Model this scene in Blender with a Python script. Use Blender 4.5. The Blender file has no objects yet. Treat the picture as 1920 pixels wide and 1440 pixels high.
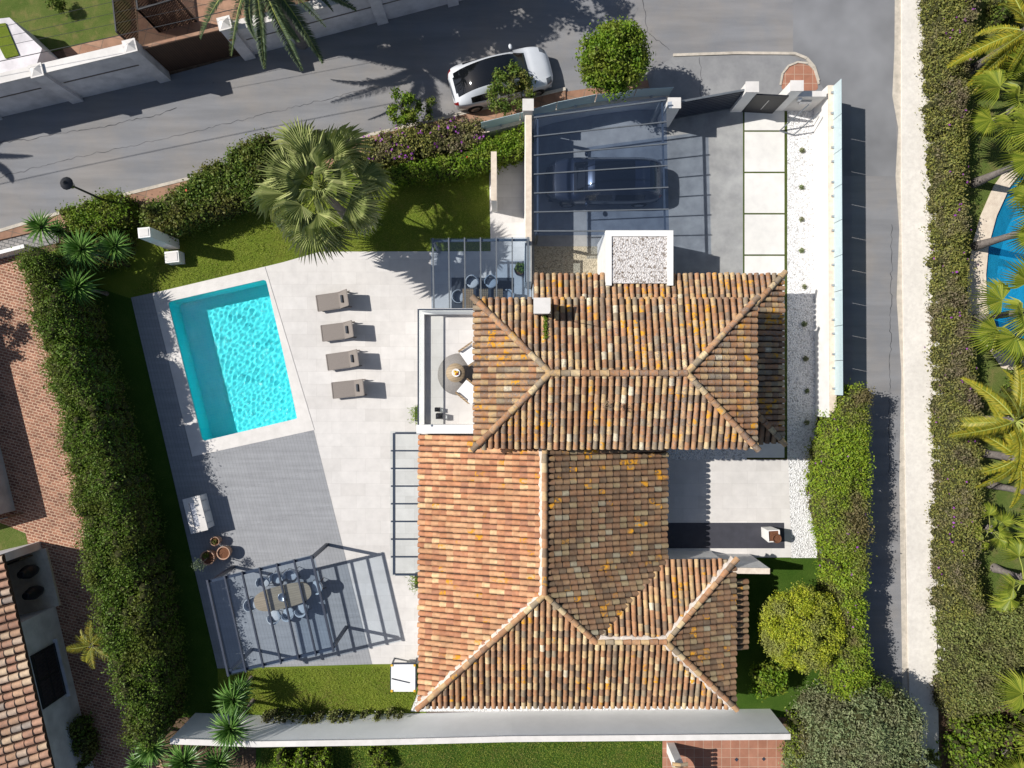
import bpy, math, random
import numpy as np
from mathutils import Vector, Matrix, Euler
from mathutils.geometry import tessellate_polygon
C = bpy.context.scene.collection
SC = bpy.context.scene
# ------------------------------------------------------------------ camera, sky, sun, exposure
H = 32.0; F = 1333.0; S = F / H            # camera height, focal length in photo pixels, pixels per metre on the ground
cam_d = bpy.data.cameras.new('camera'); cam = bpy.data.objects.new('camera', cam_d); C.objects.link(cam)
cam.location = (0, 0, H); cam_d.sensor_width = 36; cam_d.lens = F / 1920 * 36; cam_d.clip_end = 500
SC.camera = cam
SUN = Vector((1.0, -0.205, -1.05)).normalized()
elev = math.asin(-SUN.z)
w = bpy.data.worlds.new('World'); SC.world = w; w.use_nodes = True
sky = w.node_tree.nodes.new('ShaderNodeTexSky'); sky.sky_type = 'NISHITA'; sky.sun_disc = False
sky.sun_elevation = elev; sky.sun_rotation = math.atan2(-SUN.x, -SUN.y)
bg = w.node_tree.nodes['Background']; bg.inputs[1].default_value = 0.074
w.node_tree.links.new(sky.outputs[0], bg.inputs[0])
sl = bpy.data.lights.new('sun', 'SUN'); sl.energy = 4.6; sl.angle = math.radians(0.53); sl.color = (1, .965, .91)
so = bpy.data.objects.new('sun', sl); C.objects.link(so); so.rotation_euler = SUN.to_track_quat('-Z', 'Y').to_euler(); so.location = (-20, 5, 30)
SC.view_settings.view_transform = 'Standard'; SC.view_settings.look = 'None'
SC.view_settings.exposure = 0.3; SC.view_settings.gamma = 1
SC.cycles.max_bounces = 8; SC.cycles.transparent_max_bounces = 24
R = random.Random(7); NP = np.random.default_rng(7)

def P(px, py, z=0.0):                       # photo pixel seen at height z -> world point
    k = (H - z) / F
    return Vector(((px - 960) * k, (720 - py) * k, z))
def U(u, v, z=0.0):                         # plan offset from the nadir in ground pixels -> world point
    return Vector((u / S, -v / S, z))

# ------------------------------------------------------------------ mesh helpers
class MB:
    def __init__(s): s.v = []; s.f = []; s.m = []; s.sm = []
    def add(s, vs, fs, mi=0, sm=False):
        o = len(s.v); s.v += [tuple(p) for p in vs]
        for f in fs: s.f.append(tuple(i + o for i in f)); s.m.append(mi); s.sm.append(sm)
        return s
    def box(s, c, d, rz=0.0, mi=0):
        x, y, z = d[0] / 2, d[1] / 2, d[2] / 2; c = Vector(c); ca, sa = math.cos(rz), math.sin(rz)
        vs = [(c.x + a * x * ca - b * y * sa, c.y + a * x * sa + b * y * ca, c.z + e * z) for e in (-1, 1) for a, b in ((-1, -1), (1, -1), (1, 1), (-1, 1))]
        return s.add(vs, [(3, 2, 1, 0), (4, 5, 6, 7), (0, 1, 5, 4), (1, 2, 6, 5), (2, 3, 7, 6), (3, 0, 4, 7)], mi)
    def prism(s, poly, z0, z1, mi=0, bottom=True, mi_side=None):
        p = [(q[0], q[1]) for q in poly]
        if sum(p[i][0] * p[(i + 1) % len(p)][1] - p[(i + 1) % len(p)][0] * p[i][1] for i in range(len(p))) < 0: p.reverse()
        n = len(p); vs = [(a, b, z0) for a, b in p] + [(a, b, z1) for a, b in p]
        s.add(vs, [tuple(range(n, 2 * n))] + ([tuple(range(n - 1, -1, -1))] if bottom else []), mi)
        return s.add(vs, [(i, (i + 1) % n, n + (i + 1) % n, n + i) for i in range(n)], mi if mi_side is None else mi_side)
    def bar(s, p, q, wd, h, mi=0):          # box from p to q, wd wide (level), h high
        p, q = Vector(p), Vector(q); d = (q - p).normalized()
        a = d.cross(Vector((0, 0, 1)))
        if a.length < 1e-4: a = Vector((1, 0, 0))
        a.normalize(); b = a.cross(d)
        a *= wd / 2; b *= h / 2
        vs = [e + i * a + j * b for e in (p, q) for i, j in ((-1, -1), (1, -1), (1, 1), (-1, 1))]
        return s.add(vs, [(3, 2, 1, 0), (4, 5, 6, 7), (0, 1, 5, 4), (1, 2, 6, 5), (2, 3, 7, 6), (3, 0, 4, 7)], mi)
    def tube(s, pts, rad, n=8, mi=0, cap=True):
        pts = [Vector(p) for p in pts]; m = len(pts)
        rad = rad if isinstance(rad, (list, tuple)) else [rad] * m
        vs = []
        for i, p in enumerate(pts):
            d = (pts[min(i + 1, m - 1)] - pts[max(i - 1, 0)]).normalized()
            a = d.cross(Vector((0, 0, 1)))
            if a.length < 1e-3: a = Vector((1, 0, 0))
            a.normalize(); b = a.cross(d)
            vs += [p + rad[i] * (math.cos(2 * math.pi * k / n) * a + math.sin(2 * math.pi * k / n) * b) for k in range(n)]
        s.add(vs, [(i * n + k, i * n + (k + 1) % n, (i + 1) * n + (k + 1) % n, (i + 1) * n + k) for i in range(m - 1) for k in range(n)], mi, True)
        if cap: s.add(vs[:n], [tuple(range(n))], mi); s.add(vs[-n:], [tuple(range(n - 1, -1, -1))], mi)
        return s
    def lathe(s, prof, c=(0, 0, 0), n=20, mi=0, sx=1, sy=1, rz=0, sm=True):
        c = Vector(c); vs = []; ca, sa = math.cos(rz), math.sin(rz)
        for r, z in prof:
            for k in range(n):
                a = 2 * math.pi * k / n; x, y = r * sx * math.cos(a), r * sy * math.sin(a)
                vs.append((c.x + x * ca - y * sa, c.y + x * sa + y * ca, c.z + z))
        m = len(prof)
        s.add(vs, [(i * n + k, i * n + (k + 1) % n, (i + 1) * n + (k + 1) % n, (i + 1) * n + k) for i in range(m - 1) for k in range(n)], mi, sm)
        if prof[0][0] > 1e-4: s.add(vs[:n], [tuple(range(n - 1, -1, -1))], mi)
        if prof[-1][0] > 1e-4: s.add(vs[-n:], [tuple(range(n))], mi)
        return s
    def build(s, name, mats, parent=None, local=False):
        me = bpy.data.meshes.new(name)
        off = Vector((0, 0, 0))
        if parent is not None and not local:
            q = parent
            while q: off = off + q.location; q = q.parent
        me.from_pydata([(p[0] - off.x, p[1] - off.y, p[2] - off.z) for p in s.v], [], s.f)
        for m in (mats if isinstance(mats, (list, tuple)) else [mats]): me.materials.append(m)
        me.polygons.foreach_set('material_index', s.m); me.polygons.foreach_set('use_smooth', s.sm); me.update()
        o = bpy.data.objects.new(name, me); C.objects.link(o); o.parent = parent
        return o
def tag(o, label=None, cat=None, group=None, kind=None):
    for k, x in (('label', label), ('category', cat), ('group', group), ('kind', kind)):
        if x: o[k] = x
    return o
def thing(name, label, cat, loc=(0, 0, 0), rz=0.0, group=None):
    o = bpy.data.objects.new(name, None); C.objects.link(o); o.location = loc; o.rotation_euler = (0, 0, rz); o.empty_display_size = .2
    return tag(o, label, cat, group)
def copy_tree(o, parent=None):
    c = o.copy(); C.objects.link(c); c.parent = parent
    for ch in list(o.children): copy_tree(ch, c)
    return c
def place(proto, first, loc, rz, label=None, group=None, sc=None):
    o = proto if first else copy_tree(proto)
    o.location = loc; o.rotation_euler = (0, 0, rz)
    if label: o['label'] = label
    if group: o['group'] = group
    if sc: o.scale = (sc, sc, sc)
    return o
def sheet_mb(mb, outer, holes=(), z=0.0, mi=0):
    loops = [[Vector((q[0], q[1], 0)) for q in outer]] + [[Vector((q[0], q[1], 0)) for q in h] for h in holes]
    flat = [p for l in loops for p in l]
    tris = []
    for t in tessellate_polygon(loops):
        a, b, c = (flat[i] for i in t)
        if (b - a).cross(c - a).z < 0: t = (t[0], t[2], t[1])
        tris.append(t)
    return mb.add([(p.x, p.y, z) for p in flat], tris, mi)
def sheet(name, px, z, mat, holes=(), kind='structure'):
    mb = MB(); sheet_mb(mb, [P(*q) for q in px], [[P(*q) for q in h] for h in holes], z)
    return tag(mb.build(name, mat), kind=kind)

# ------------------------------------------------------------------ materials
def lin(c): return tuple(((x / 255) / 12.92 if x / 255 <= .04045 else ((x / 255 + .055) / 1.055) ** 2.4) for x in c) + (1,)
class NT:
    def __init__(s, name):
        s.m = bpy.data.materials.new(name); s.m.use_nodes = True; s.t = s.m.node_tree; s.b = s.t.nodes['Principled BSDF']; s.out = s.t.nodes['Material Output']
        s.co = None
    def n(s, ty, **kw):
        x = s.t.nodes.new('ShaderNode' + ty)
        for k, v in kw.items():
            if k.startswith('i_'):
                x.inputs[k[2:].replace('_', ' ')].default_value = v
            else: setattr(x, k, v)
        return x
    def l(s, a, b): s.t.links.new(a, b)
    def coord(s, scale=(1, 1, 1), rot=0.0, world=True, loc=(0, 0, 0)):
        g = s.n('NewGeometry') if world else s.n('TexCoord')
        mp = s.n('Mapping'); mp.inputs['Scale'].default_value = scale; mp.inputs['Rotation'].default_value = (0, 0, rot); mp.inputs['Location'].default_value = loc
        s.l(g.outputs['Position'] if world else g.outputs['Object'], mp.inputs[0]); return mp.outputs[0]
    def noise(s, vec, scale, detail=4, rough=.6):
        x = s.n('TexNoise', i_Scale=scale, i_Detail=detail, i_Roughness=rough); s.l(vec, x.inputs['Vector']); return x.outputs[0]
    def ramp(s, fac, stops, interp='LINEAR'):
        x = s.n('ValToRGB'); r = x.color_ramp; r.interpolation = interp
        while len(r.elements) < len(stops): r.elements.new(.5)
        for e, (p, c) in zip(r.elements, stops): e.position = p; e.color = c if len(c) == 4 else tuple(c) + (1,)
        s.l(fac, x.inputs[0]); return x.outputs[0]
    def mix(s, fac, a, b, mode='MIX'):
        x = s.n('Mix', data_type='RGBA', blend_type=mode)
        for sock, val in ((x.inputs[0], fac), (x.inputs[6], a), (x.inputs[7], b)):
            if isinstance(val, bpy.types.NodeSocket): s.l(val, sock)
            else: sock.default_value = val
        return x.outputs[2]
    def math(s, op, a, b=None):
        x = s.n('Math', operation=op)
        for i, val in enumerate((a, b)):
            if val is None: continue
            if isinstance(val, bpy.types.NodeSocket): s.l(val, x.inputs[i])
            else: x.inputs[i].default_value = val
        return x.outputs[0]
    def bump(s, h, strength, dist=.02):
        x = s.n('Bump', i_Strength=strength, i_Distance=dist); s.l(h, x.inputs['Height']); s.l(x.outputs[0], s.b.inputs['Normal'])
    def fin(s, col, rough=.8, spec=.3, metal=0.0):
        if isinstance(col, bpy.types.NodeSocket): s.l(col, s.b.inputs['Base Color'])
        else: s.b.inputs['Base Color'].default_value = tuple(col)[:3] + (1,)
        s.b.inputs['Roughness'].default_value = rough; s.b.inputs['Specular IOR Level'].default_value = spec; s.b.inputs['Metallic'].default_value = metal
        return s.m
def plain(name, a, b=None, scale=6, rough=.7, spec=.3, metal=0.0, bump=0.0, bscale=60, big=.12):
    n = NT(name); v = n.coord(); b = b or tuple(x * .86 for x in a)
    c = n.ramp(n.noise(v, scale), [(.35, a), (.68, b)])
    if big: c = n.mix(1, c, n.ramp(n.noise(v, .35, 3), [(.3, (1 - big,) * 3), (.7, (1 + big * .3,) * 3)]), 'MULTIPLY')
    if bump: n.bump(n.noise(v, bscale, 3), bump)
    return n.fin(c, rough, spec, metal)
def grass(name, a, b, c, dry=0.0):
    n = NT(name); v = n.coord()
    f = n.ramp(n.noise(v, 28, 6, .75), [(.3, a), (.5, b), (.72, c)])
    f = n.mix(n.ramp(n.noise(v, .9, 4), [(.35, (0, 0, 0)), (.7, (1, 1, 1))]), f, n.mix(1, f, (.62, .78, .6, 1), 'MULTIPLY'))
    if dry: f = n.mix(n.ramp(n.noise(v, 2.2, 5), [(.5, (0, 0, 0)), (.75, (dry, dry, dry))]), f, (.24, .19, .08, 1))
    n.bump(n.noise(v, 45, 4, .8), .9, .05); return n.fin(f, .95, .1)
def brick(name, cols, mortar, bw, bh, rot, offset=.5, gap=.01, rough=.8, spec=.25, vary=.12, bump=.4, squash=1.0, loc=(0, 0, 0), grain=None):
    n = NT(name); v = n.coord(rot=rot, loc=loc)
    x = n.n('TexBrick', i_Scale=1.0, i_Mortar_Size=gap, i_Mortar_Smooth=.1, i_Bias=0.0, i_Brick_Width=bw, i_Row_Height=bh); x.offset = offset
    x.inputs['Color1'].default_value = tuple(cols[0]) + (1,); x.inputs['Color2'].default_value = tuple(cols[1]) + (1,); x.inputs['Mortar'].default_value = tuple(mortar) + (1,)
    n.l(v, x.inputs['Vector'])
    c = n.mix(1, x.outputs[0], n.ramp(n.noise(v, 2.2, 5), [(.3, (1 - vary,) * 3), (.7, (1 + vary * .3,) * 3)]), 'MULTIPLY')
    c = n.mix(1, c, n.ramp(n.noise(n.coord(), .3, 3), [(.3, (1 - vary,) * 3), (.7, (1,) * 3)]), 'MULTIPLY')
    if grain: c = n.mix(1, c, n.ramp(n.noise(n.coord(rot=rot, scale=grain), 3, 5), [(.3, (.84,) * 3), (.7, (1.05,) * 3)]), 'MULTIPLY')
    n.bump(n.math('SUBTRACT', 1.0, x.outputs['Fac']), bump, .01)
    return n.fin(c, rough, spec)
def gravel(name, a, b, gapc, scale=22):
    n = NT(name); v = n.coord()
    x = n.n('TexVoronoi', i_Scale=scale); n.l(v, x.inputs['Vector'])
    sep = n.n('SeparateColor'); n.l(x.outputs['Color'], sep.inputs[0])
    c = n.ramp(sep.outputs[0], [(0, a), (.75, b), (1, gapc)])
    c = n.mix(n.ramp(x.outputs['Distance'], [(.5, (0, 0, 0)), (.85, (.6, .6, .6))]), c, tuple(gapc) + (1,))
    n.bump(n.math('SUBTRACT', 1.0, x.outputs['Distance']), 1.0, .04); return n.fin(c, .9, .2)
def leafmat(name, cols, patch=None, pscale=.9, trans=.3, rough=.55):
    n = NT(name); g = n.n('NewGeometry'); v = n.coord()
    k = len(cols); c = n.ramp(g.outputs['Random Per Island'], [(i / (k - 1) if k > 1 else 0, q) for i, q in enumerate(cols)])
    if patch: c = n.mix(n.ramp(n.noise(v, pscale, 4), [(.47, (0, 0, 0)), (.62, (.85,) * 3)]), c, n.mix(g.outputs['Random Per Island'], tuple(patch) + (1,), tuple(x * .55 for x in patch) + (1,)))
    n.fin(c, rough, .25)
    tr = n.n('BsdfTranslucent'); n.l(c, tr.inputs[0]); mx = n.n('MixShader'); mx.inputs[0].default_value = trans
    n.l(n.b.outputs[0], mx.inputs[1]); n.l(tr.outputs[0], mx.inputs[2]); n.l(mx.outputs[0], n.out.inputs[0]); return n.m
def glassmat(name, tint, refl=.1, milk=0.0, milkc=(.8, .85, .85)):
    n = NT(name); t = n.n('BsdfTransparent'); t.inputs[0].default_value = tuple(tint) + (1,)
    gl = n.n('BsdfGlossy'); gl.inputs['Roughness'].default_value = .02; gl.inputs['Color'].default_value = (1, 1, 1, 1)
    mx = n.n('MixShader'); lw = n.n('LayerWeight', i_Blend=.5)
    n.l(n.math('MAXIMUM', n.math('MULTIPLY', n.math('POWER', lw.outputs['Facing'], 4.0), .8), refl), mx.inputs[0])
    base = t.outputs[0]
    if milk:
        d = n.n('BsdfDiffuse'); d.inputs[0].default_value = tuple(milkc) + (1,); m2 = n.n('MixShader'); m2.inputs[0].default_value = milk
        n.l(t.outputs[0], m2.inputs[1]); n.l(d.outputs[0], m2.inputs[2]); base = m2.outputs[0]
    n.l(base, mx.inputs[1]); n.l(gl.outputs[0], mx.inputs[2]); n.l(mx.outputs[0], n.out.inputs[0]); return n.m
def tilemat(name, stops, lichen=.06, grey=.5):
    n = NT(name); g = n.n('NewGeometry'); v = n.coord(); r = g.outputs['Random Per Island']
    c = n.ramp(r, stops, 'CONSTANT')
    c = n.mix(1, c, n.ramp(n.noise(v, 5, 5), [(.3, (.72,) * 3), (.7, (1.08,) * 3)]), 'MULTIPLY')
    c = n.mix(1, c, n.ramp(n.noise(v, .55, 5), [(.32, (.76, .73, .7)), (.6, (1.04, 1.03, 1.0))]), 'MULTIPLY')
    gm = n.math('MULTIPLY', n.ramp(n.noise(v, 9, 7, .78), [(.46, (0, 0, 0)), (.58, (1, 1, 1))]), n.ramp(n.noise(v, .6, 4), [(.35, (.3 * grey,) * 3), (.6, (grey,) * 3)]))
    c = n.mix(gm, c, n.mix(n.ramp(n.noise(v, 26, 4, .8), [(.42, (0, 0, 0)), (.6, (1, 1, 1))]), (.13, .1, .085, 1), (.34, .3, .265, 1)))
    wm = n.ramp(n.noise(v, 17, 4, .7), [(.66, (0, 0, 0)), (.72, (.55 * grey,) * 3)])
    c = n.mix(wm, c, (.5, .45, .38, 1))
    rr = n.math('FRACT', n.math('MULTIPLY', r, 137.31))
    lm = n.math('MULTIPLY', n.math('MULTIPLY', n.math('LESS_THAN', rr, lichen * 6), n.ramp(n.noise(v, .8, 3), [(.45, (0, 0, 0)), (.55, (1, 1, 1))])), n.ramp(n.noise(v, 7, 5), [(.46, (0, 0, 0)), (.55, (1, 1, 1))]))
    c = n.mix(lm, c, (.62, .29, .025, 1))
    n.bump(n.noise(v, 40, 3), .3, .01); return n.fin(c, .85, .2)

m = {}
m['soil'] = plain('soil', (.16, .105, .07), (.08, .055, .035), 8, .95, .1, bump=.6)
def asphalt():
    n = NT('asphalt'); v = n.coord()
    c = n.ramp(n.noise(v, 60, 6, .8), [(.3, (.155, .157, .165)), (.7, (.245, .247, .258))])
    c = n.mix(n.ramp(n.noise(v, .45, 5), [(.4, (0, 0, 0)), (.65, (.55,) * 3)]), c, (.26, .235, .21, 1))
    c = n.mix(1, c, n.ramp(n.noise(n.coord(scale=(.25, 2.2, 1), rot=math.radians(-14)), .8, 4), [(.35, (.86,) * 3), (.65, (1.06,) * 3)]), 'MULTIPLY')
    c = n.mix(n.ramp(n.noise(v, 5.5, 5, .7), [(.62, (0, 0, 0)), (.8, (.5,) * 3)]), c, (.1, .1, .105, 1))
    c = n.mix(n.ramp(n.noise(v, 30, 3, .7), [(.68, (0, 0, 0)), (.78, (.5,) * 3)]), c, (.42, .41, .4, 1))
    x = n.n('TexVoronoi', i_Scale=.8); n.l(v, x.inputs['Vector'])
    c = n.mix(n.ramp(x.outputs['Distance'], [(.01, (.45,) * 3), (.05, (0, 0, 0))]), c, (.09, .09, .095, 1))
    n.bump(n.noise(v, 90, 3), .4, .01); return n.fin(c, .9, .25)
m['asphalt'] = asphalt()
m['concrete'] = plain('driveway_concrete', (.34, .34, .33), (.25, .25, .25), 1.6, .8, .3, bump=.1, big=.2)
m['kerb'] = plain('kerb_stone', (.56, .5, .42), (.4, .36, .3), 4, .85, bump=.2)
m['white_wall'] = plain('white_render', (.8, .78, .75), (.72, .7, .67), 2, .85, .2, bump=.1, bscale=90, big=.06)
m['bright_wall'] = plain('bright_white_paint', (.88, .88, .87), (.84, .84, .83), 2, .8, .2, bump=.08, bscale=60, big=.05)
m['lilac_wall'] = plain('aged_white_render', (.74, .7, .71), (.55, .52, .53), 1.6, .9, .15, bump=.1, big=.2)
m['stone'] = brick('limestone_paving', ((.65, .62, .59), (.585, .555, .525)), (.53, .5, .47), 1.1, .56, 0, .37, .006, .75, .3, .1, .1)
m['coping'] = plain('pool_coping_stone', (.68, .645, .61), (.6, .57, .535), 2.5, .75, bump=.05)
m['cream'] = plain('cream_coping', (.72, .62, .5), (.6, .5, .4), 5, .8, bump=.1)
m['deck'] = brick('grey_deck_boards', ((.29, .295, .308), (.305, .31, .322)), (.235, .238, .248), 3.4, .145, math.radians(76.3), .5, .009, .7, .3, .08, .12, grain=(.12, 2.2, 1))
m['terracotta'] = brick('terracotta_pavers', ((.36, .2, .13), (.42, .25, .165)), (.26, .18, .13), .9, .6, math.radians(14), 0, .02, .85, .2, .3, .2)
m['terratile'] = brick('terracotta_floor_tiles', ((.36, .16, .1), (.42, .2, .13)), (.48, .33, .24), .41, .41, 0, 0, .012, .75, .3, .2, .2)
m['cobble'] = brick('grey_cobbles', ((.27, .26, .25), (.33, .31, .29)), (.12, .12, .12), .26, .16, math.radians(14), .5, .016, .85, .2, .2, .4)
m['pavement'] = plain('pale_pavement', (.72, .68, .62), (.62, .58, .53), 6, .85, bump=.2)
m['grass'] = grass('lawn_grass', (.11, .15, .015), (.17, .21, .027), (.25, .265, .05))
m['grass_far'] = grass('neighbour_grass', (.07, .1, .02), (.13, .16, .04), (.2, .22, .07), .7)
m['grass_deep'] = grass('long_grass', (.03, .065, .008), (.06, .11, .015), (.1, .16, .03))
m['pebbles'] = gravel('white_pebbles', (.82, .81, .8), (.7, .69, .68), (.38, .37, .36), 17)
m['roof_pebbles'] = gravel('roof_gravel', (.72, .69, .67), (.58, .55, .53), (.16, .12, .09), 15)
m['yellow_gravel'] = gravel('sand_gravel', (.5, .44, .33), (.4, .35, .26), (.25, .22, .16), 18)
m['slab'] = plain('pale_slab', (.7, .68, .64), (.63, .61, .58), 2, .8, bump=.05)
m['joint'] = grass('joint_grass', (.05, .07, .02), (.09, .11, .03), (.14, .15, .05))
m['char'] = plain('charcoal_metal', (.045, .055, .08), (.035, .042, .062), 3, .4, .5, .2, big=0)
m['steelblue'] = plain('grey_blue_metal', (.17, .185, .2), (.14, .155, .17), 3, .35, .5, .3, big=0)
m['dark_floor'] = plain('dark_slate_floor', (.055, .055, .068), (.045, .045, .055), 3, .6, .3)
m['black'] = plain('black_plastic', (.015, .016, .02), None, 5, .5, .4, big=0)
m['rubber'] = plain('tyre_rubber', (.02, .02, .02), None, 5, .85, .2, big=0)
m['sling'] = plain('taupe_sling', (.235, .205, .185), (.205, .18, .16), 30, .85, .15, bump=.2, bscale=200, big=0)
m['white_fab'] = plain('white_cushion', (.78, .77, .76), (.7, .69, .68), 6, .9, .1, big=0)
m['grey_fab'] = plain('pale_grey_cushion', (.5, .52, .54), (.44, .46, .48), 8, .9, .1, big=0)
m['dark_fab'] = plain('dark_grey_fabric', (.07, .075, .085), None, 20, .9, .1, big=0)
m['rug'] = plain('woven_rug', (.27, .25, .235), (.22, .205, .19), 25, .95, .1, bump=.2, big=0)
m['wood'] = brick('teak_slats', ((.36, .24, .13), (.42, .29, .16)), (.1, .06, .03), 3.0, .09, 0, .5, .01, .6, .3, .15, .3, grain=(.4, 5, 1))
m['brownwood'] = brick('brown_gate_boards', ((.085, .045, .03), (.1, .055, .035)), (.03, .016, .01), .1, 9, math.radians(-14), 0, .01, .6, .3, .2, .3)
m['steel'] = plain('brushed_steel', (.55, .56, .58), None, 10, .3, .5, .9, big=0)
m['terrapot'] = plain('clay_pot', (.42, .25, .17), (.5, .33, .24), 5, .85, .2, bump=.1)
m['mulch'] = plain('potting_soil', (.1, .045, .025), (.2, .09, .05), 26, .95, .1, bump=1, bscale=40, big=0)
m['white_paint'] = plain('white_paint', (.8, .8, .79), None, 3, .45, .4, big=0)
m['bark'] = plain('grey_bark', (.2, .17, .15), (.11, .095, .085), 9, .95, .1, bump=.8, bscale=25)
m['palm_bark'] = plain('palm_bark', (.25, .22, .2), (.15, .13, .12), 7, .95, .1, bump=.8, bscale=18)
m['yellow'] = plain('yellow_fitting', (.7, .42, .03), None, 4, .5, .4, big=0)
m['red'] = plain('red_sign', (.35, .06, .04), None, 4, .5, .4, big=0)
m['purple_wall'] = m['lilac_wall']
T1 = [(0, (0.526, 0.319, 0.17)), (0.14, (0.432, 0.228, 0.116)), (0.27, (0.601, 0.419, 0.218)), (0.38, (0.31, 0.176, 0.102)), (0.48, (0.498, 0.286, 0.15)), (0.58, (0.564, 0.38, 0.188)), (0.67, (0.254, 0.176, 0.116)), (0.77, (0.47, 0.243, 0.124)), (0.87, (0.338, 0.267, 0.179)), (0.945, (0.676, 0.524, 0.307)), (0.985, (0.733, 0.647, 0.477))]
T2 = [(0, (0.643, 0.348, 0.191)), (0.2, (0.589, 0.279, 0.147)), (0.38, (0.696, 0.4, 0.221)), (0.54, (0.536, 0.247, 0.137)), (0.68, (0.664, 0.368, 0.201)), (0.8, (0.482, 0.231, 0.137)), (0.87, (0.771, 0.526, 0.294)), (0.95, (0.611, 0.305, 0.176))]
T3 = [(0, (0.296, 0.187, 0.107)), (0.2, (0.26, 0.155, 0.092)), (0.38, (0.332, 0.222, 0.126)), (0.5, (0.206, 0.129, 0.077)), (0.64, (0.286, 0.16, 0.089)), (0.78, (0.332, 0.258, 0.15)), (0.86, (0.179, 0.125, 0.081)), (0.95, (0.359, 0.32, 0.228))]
m['tile'] = tilemat('weathered_roof_tile', T1, .035, .85)
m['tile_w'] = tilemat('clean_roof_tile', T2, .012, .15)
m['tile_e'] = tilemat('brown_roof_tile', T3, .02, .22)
m['tile_s'] = tilemat('mixed_roof_tile', T1, .014, .4)
m['tile_far'] = tilemat('far_roof_tile', [(0, (.6, .38, .25)), (.2, (.5, .28, .19)), (.4, (.7, .52, .36)), (.6, (.55, .32, .22)), (.8, (.66, .5, .38)), (.93, (.4, .33, .28))], .0, .35)
m['tilebed_endshade'] = plain('roof_channel_end_shade', (.1, .06, .042), (.06, .04, .03), 9, .95, .1)  # channel colour under the tiles, also painted as shade on their ends
m['mortar'] = plain('ridge_mortar', (.7, .62, .54), (.55, .47, .4), 7, .9, .1, bump=.5)
m['glass_blue'] = glassmat('tinted_roof_glass', (.56, .64, .77), .13)
m['glass_haze'] = glassmat('pale_roof_glass', (.72, .8, .88), .1)
m['glass_mid'] = glassmat('blue_grey_roof_glass', (.58, .68, .8), .1)
m['glass_rail'] = glassmat('railing_glass', (.96, .98, .975), .03)
m['glass_clear'] = glassmat('clear_glass', (.9, .945, .955), .06)
m['glass_teal'] = glassmat('frosted_teal_glass', (.35, .5, .5), .08, .7, (.68, .82, .85))
m['window'] = plain('dark_window', (.02, .022, .028), None, 2, .08, .6, big=0)

# ------------------------------------------------------------------ foliage
def leaf_obj(name, pts, nrm, size, mat, parent, asp=.6, jit=.85, core=None, off=None):
    n = len(pts); nr = nrm + NP.normal(0, jit, (n, 3)); nr /= np.linalg.norm(nr, axis=1, keepdims=True) + 1e-9
    t = np.cross(nr, NP.normal(0, 1, (n, 3))); t /= np.linalg.norm(t, axis=1, keepdims=True) + 1e-9
    b = np.cross(nr, t); sz = (size * NP.uniform(.6, 1.35, n))[:, None]
    V = np.stack([pts - t * sz * .5, pts + b * sz * asp * .5 + nr * sz * .1, pts + t * sz * .5, pts - b * sz * asp * .5 + nr * sz * .1], 1).reshape(-1, 3)
    nf = n; loops = np.arange(4 * n, dtype=np.int32); st = np.arange(0, 4 * n, 4, dtype=np.int32); tot = np.full(n, 4, np.int32); mi = np.zeros(n, np.int32)
    if core is not None:
        cv, cf = core; o = len(V); V = np.concatenate([V, cv]); cl = (np.array(cf, dtype=np.int32) + o).ravel(); k = len(cf[0])
        st = np.concatenate([st, len(loops) + np.arange(0, len(cl), k, dtype=np.int32)]); tot = np.concatenate([tot, np.full(len(cf), k, np.int32)])
        loops = np.concatenate([loops, cl]); mi = np.concatenate([mi, np.ones(len(cf), np.int32)]); nf += len(cf)
    if parent is not None: V = V - np.array(parent.location)
    me = bpy.data.meshes.new(name); me.vertices.add(len(V)); me.vertices.foreach_set('co', V.astype(np.float32).ravel())
    me.loops.add(len(loops)); me.loops.foreach_set('vertex_index', loops); me.polygons.add(nf); me.polygons.foreach_set('loop_start', st); me.polygons.foreach_set('loop_total', tot)
    me.materials.append(mat); me.materials.append(m['inner']); me.polygons.foreach_set('material_index', mi); me.update(); me.validate()
    o = bpy.data.objects.new(name, me); C.objects.link(o); o.parent = parent; return o
m['inner'] = plain('stem_and_block_core', (.06, .062, .025), (.035, .036, .016), 12, .95, .05, bump=.5, big=0)  # dark solid cores added inside foliage to block light; also tuft stems
def ico():
    t = (1 + 5 ** .5) / 2
    v = np.array([(-1, t, 0), (1, t, 0), (-1, -t, 0), (1, -t, 0), (0, -1, t), (0, 1, t), (0, -1, -t), (0, 1, -t), (t, 0, -1), (t, 0, 1), (-t, 0, -1), (-t, 0, 1)], float)
    v /= np.linalg.norm(v[0])
    f = [(0, 11, 5), (0, 5, 1), (0, 1, 7), (0, 7, 10), (0, 10, 11), (1, 5, 9), (5, 11, 4), (11, 10, 2), (10, 7, 6), (7, 1, 8), (3, 9, 4), (3, 4, 2), (3, 2, 6), (3, 6, 8), (3, 8, 9), (4, 9, 5), (2, 4, 11), (6, 2, 10), (8, 6, 7), (9, 8, 1)]
    return v, f
IV, IF = ico()
def clump_leaves(cen, rad, n, up=.35, lo=.55, hi=1.08):
    pr = rad ** 2; idx = NP.choice(len(cen), n, p=pr / pr.sum())
    d = NP.normal(0, 1, (n, 3)); d[:, 2] += up; d /= np.linalg.norm(d, axis=1, keepdims=True)
    d[:, 2] = np.where(d[:, 2] < -.5, -d[:, 2], d[:, 2])
    q = NP.uniform(lo, hi, n) + np.where(NP.random(n) < .12, NP.uniform(0, .5, n), 0)
    return cen[idx] + d * (rad[idx] * q)[:, None] + NP.normal(0, .03, (n, 3)), d
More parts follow.
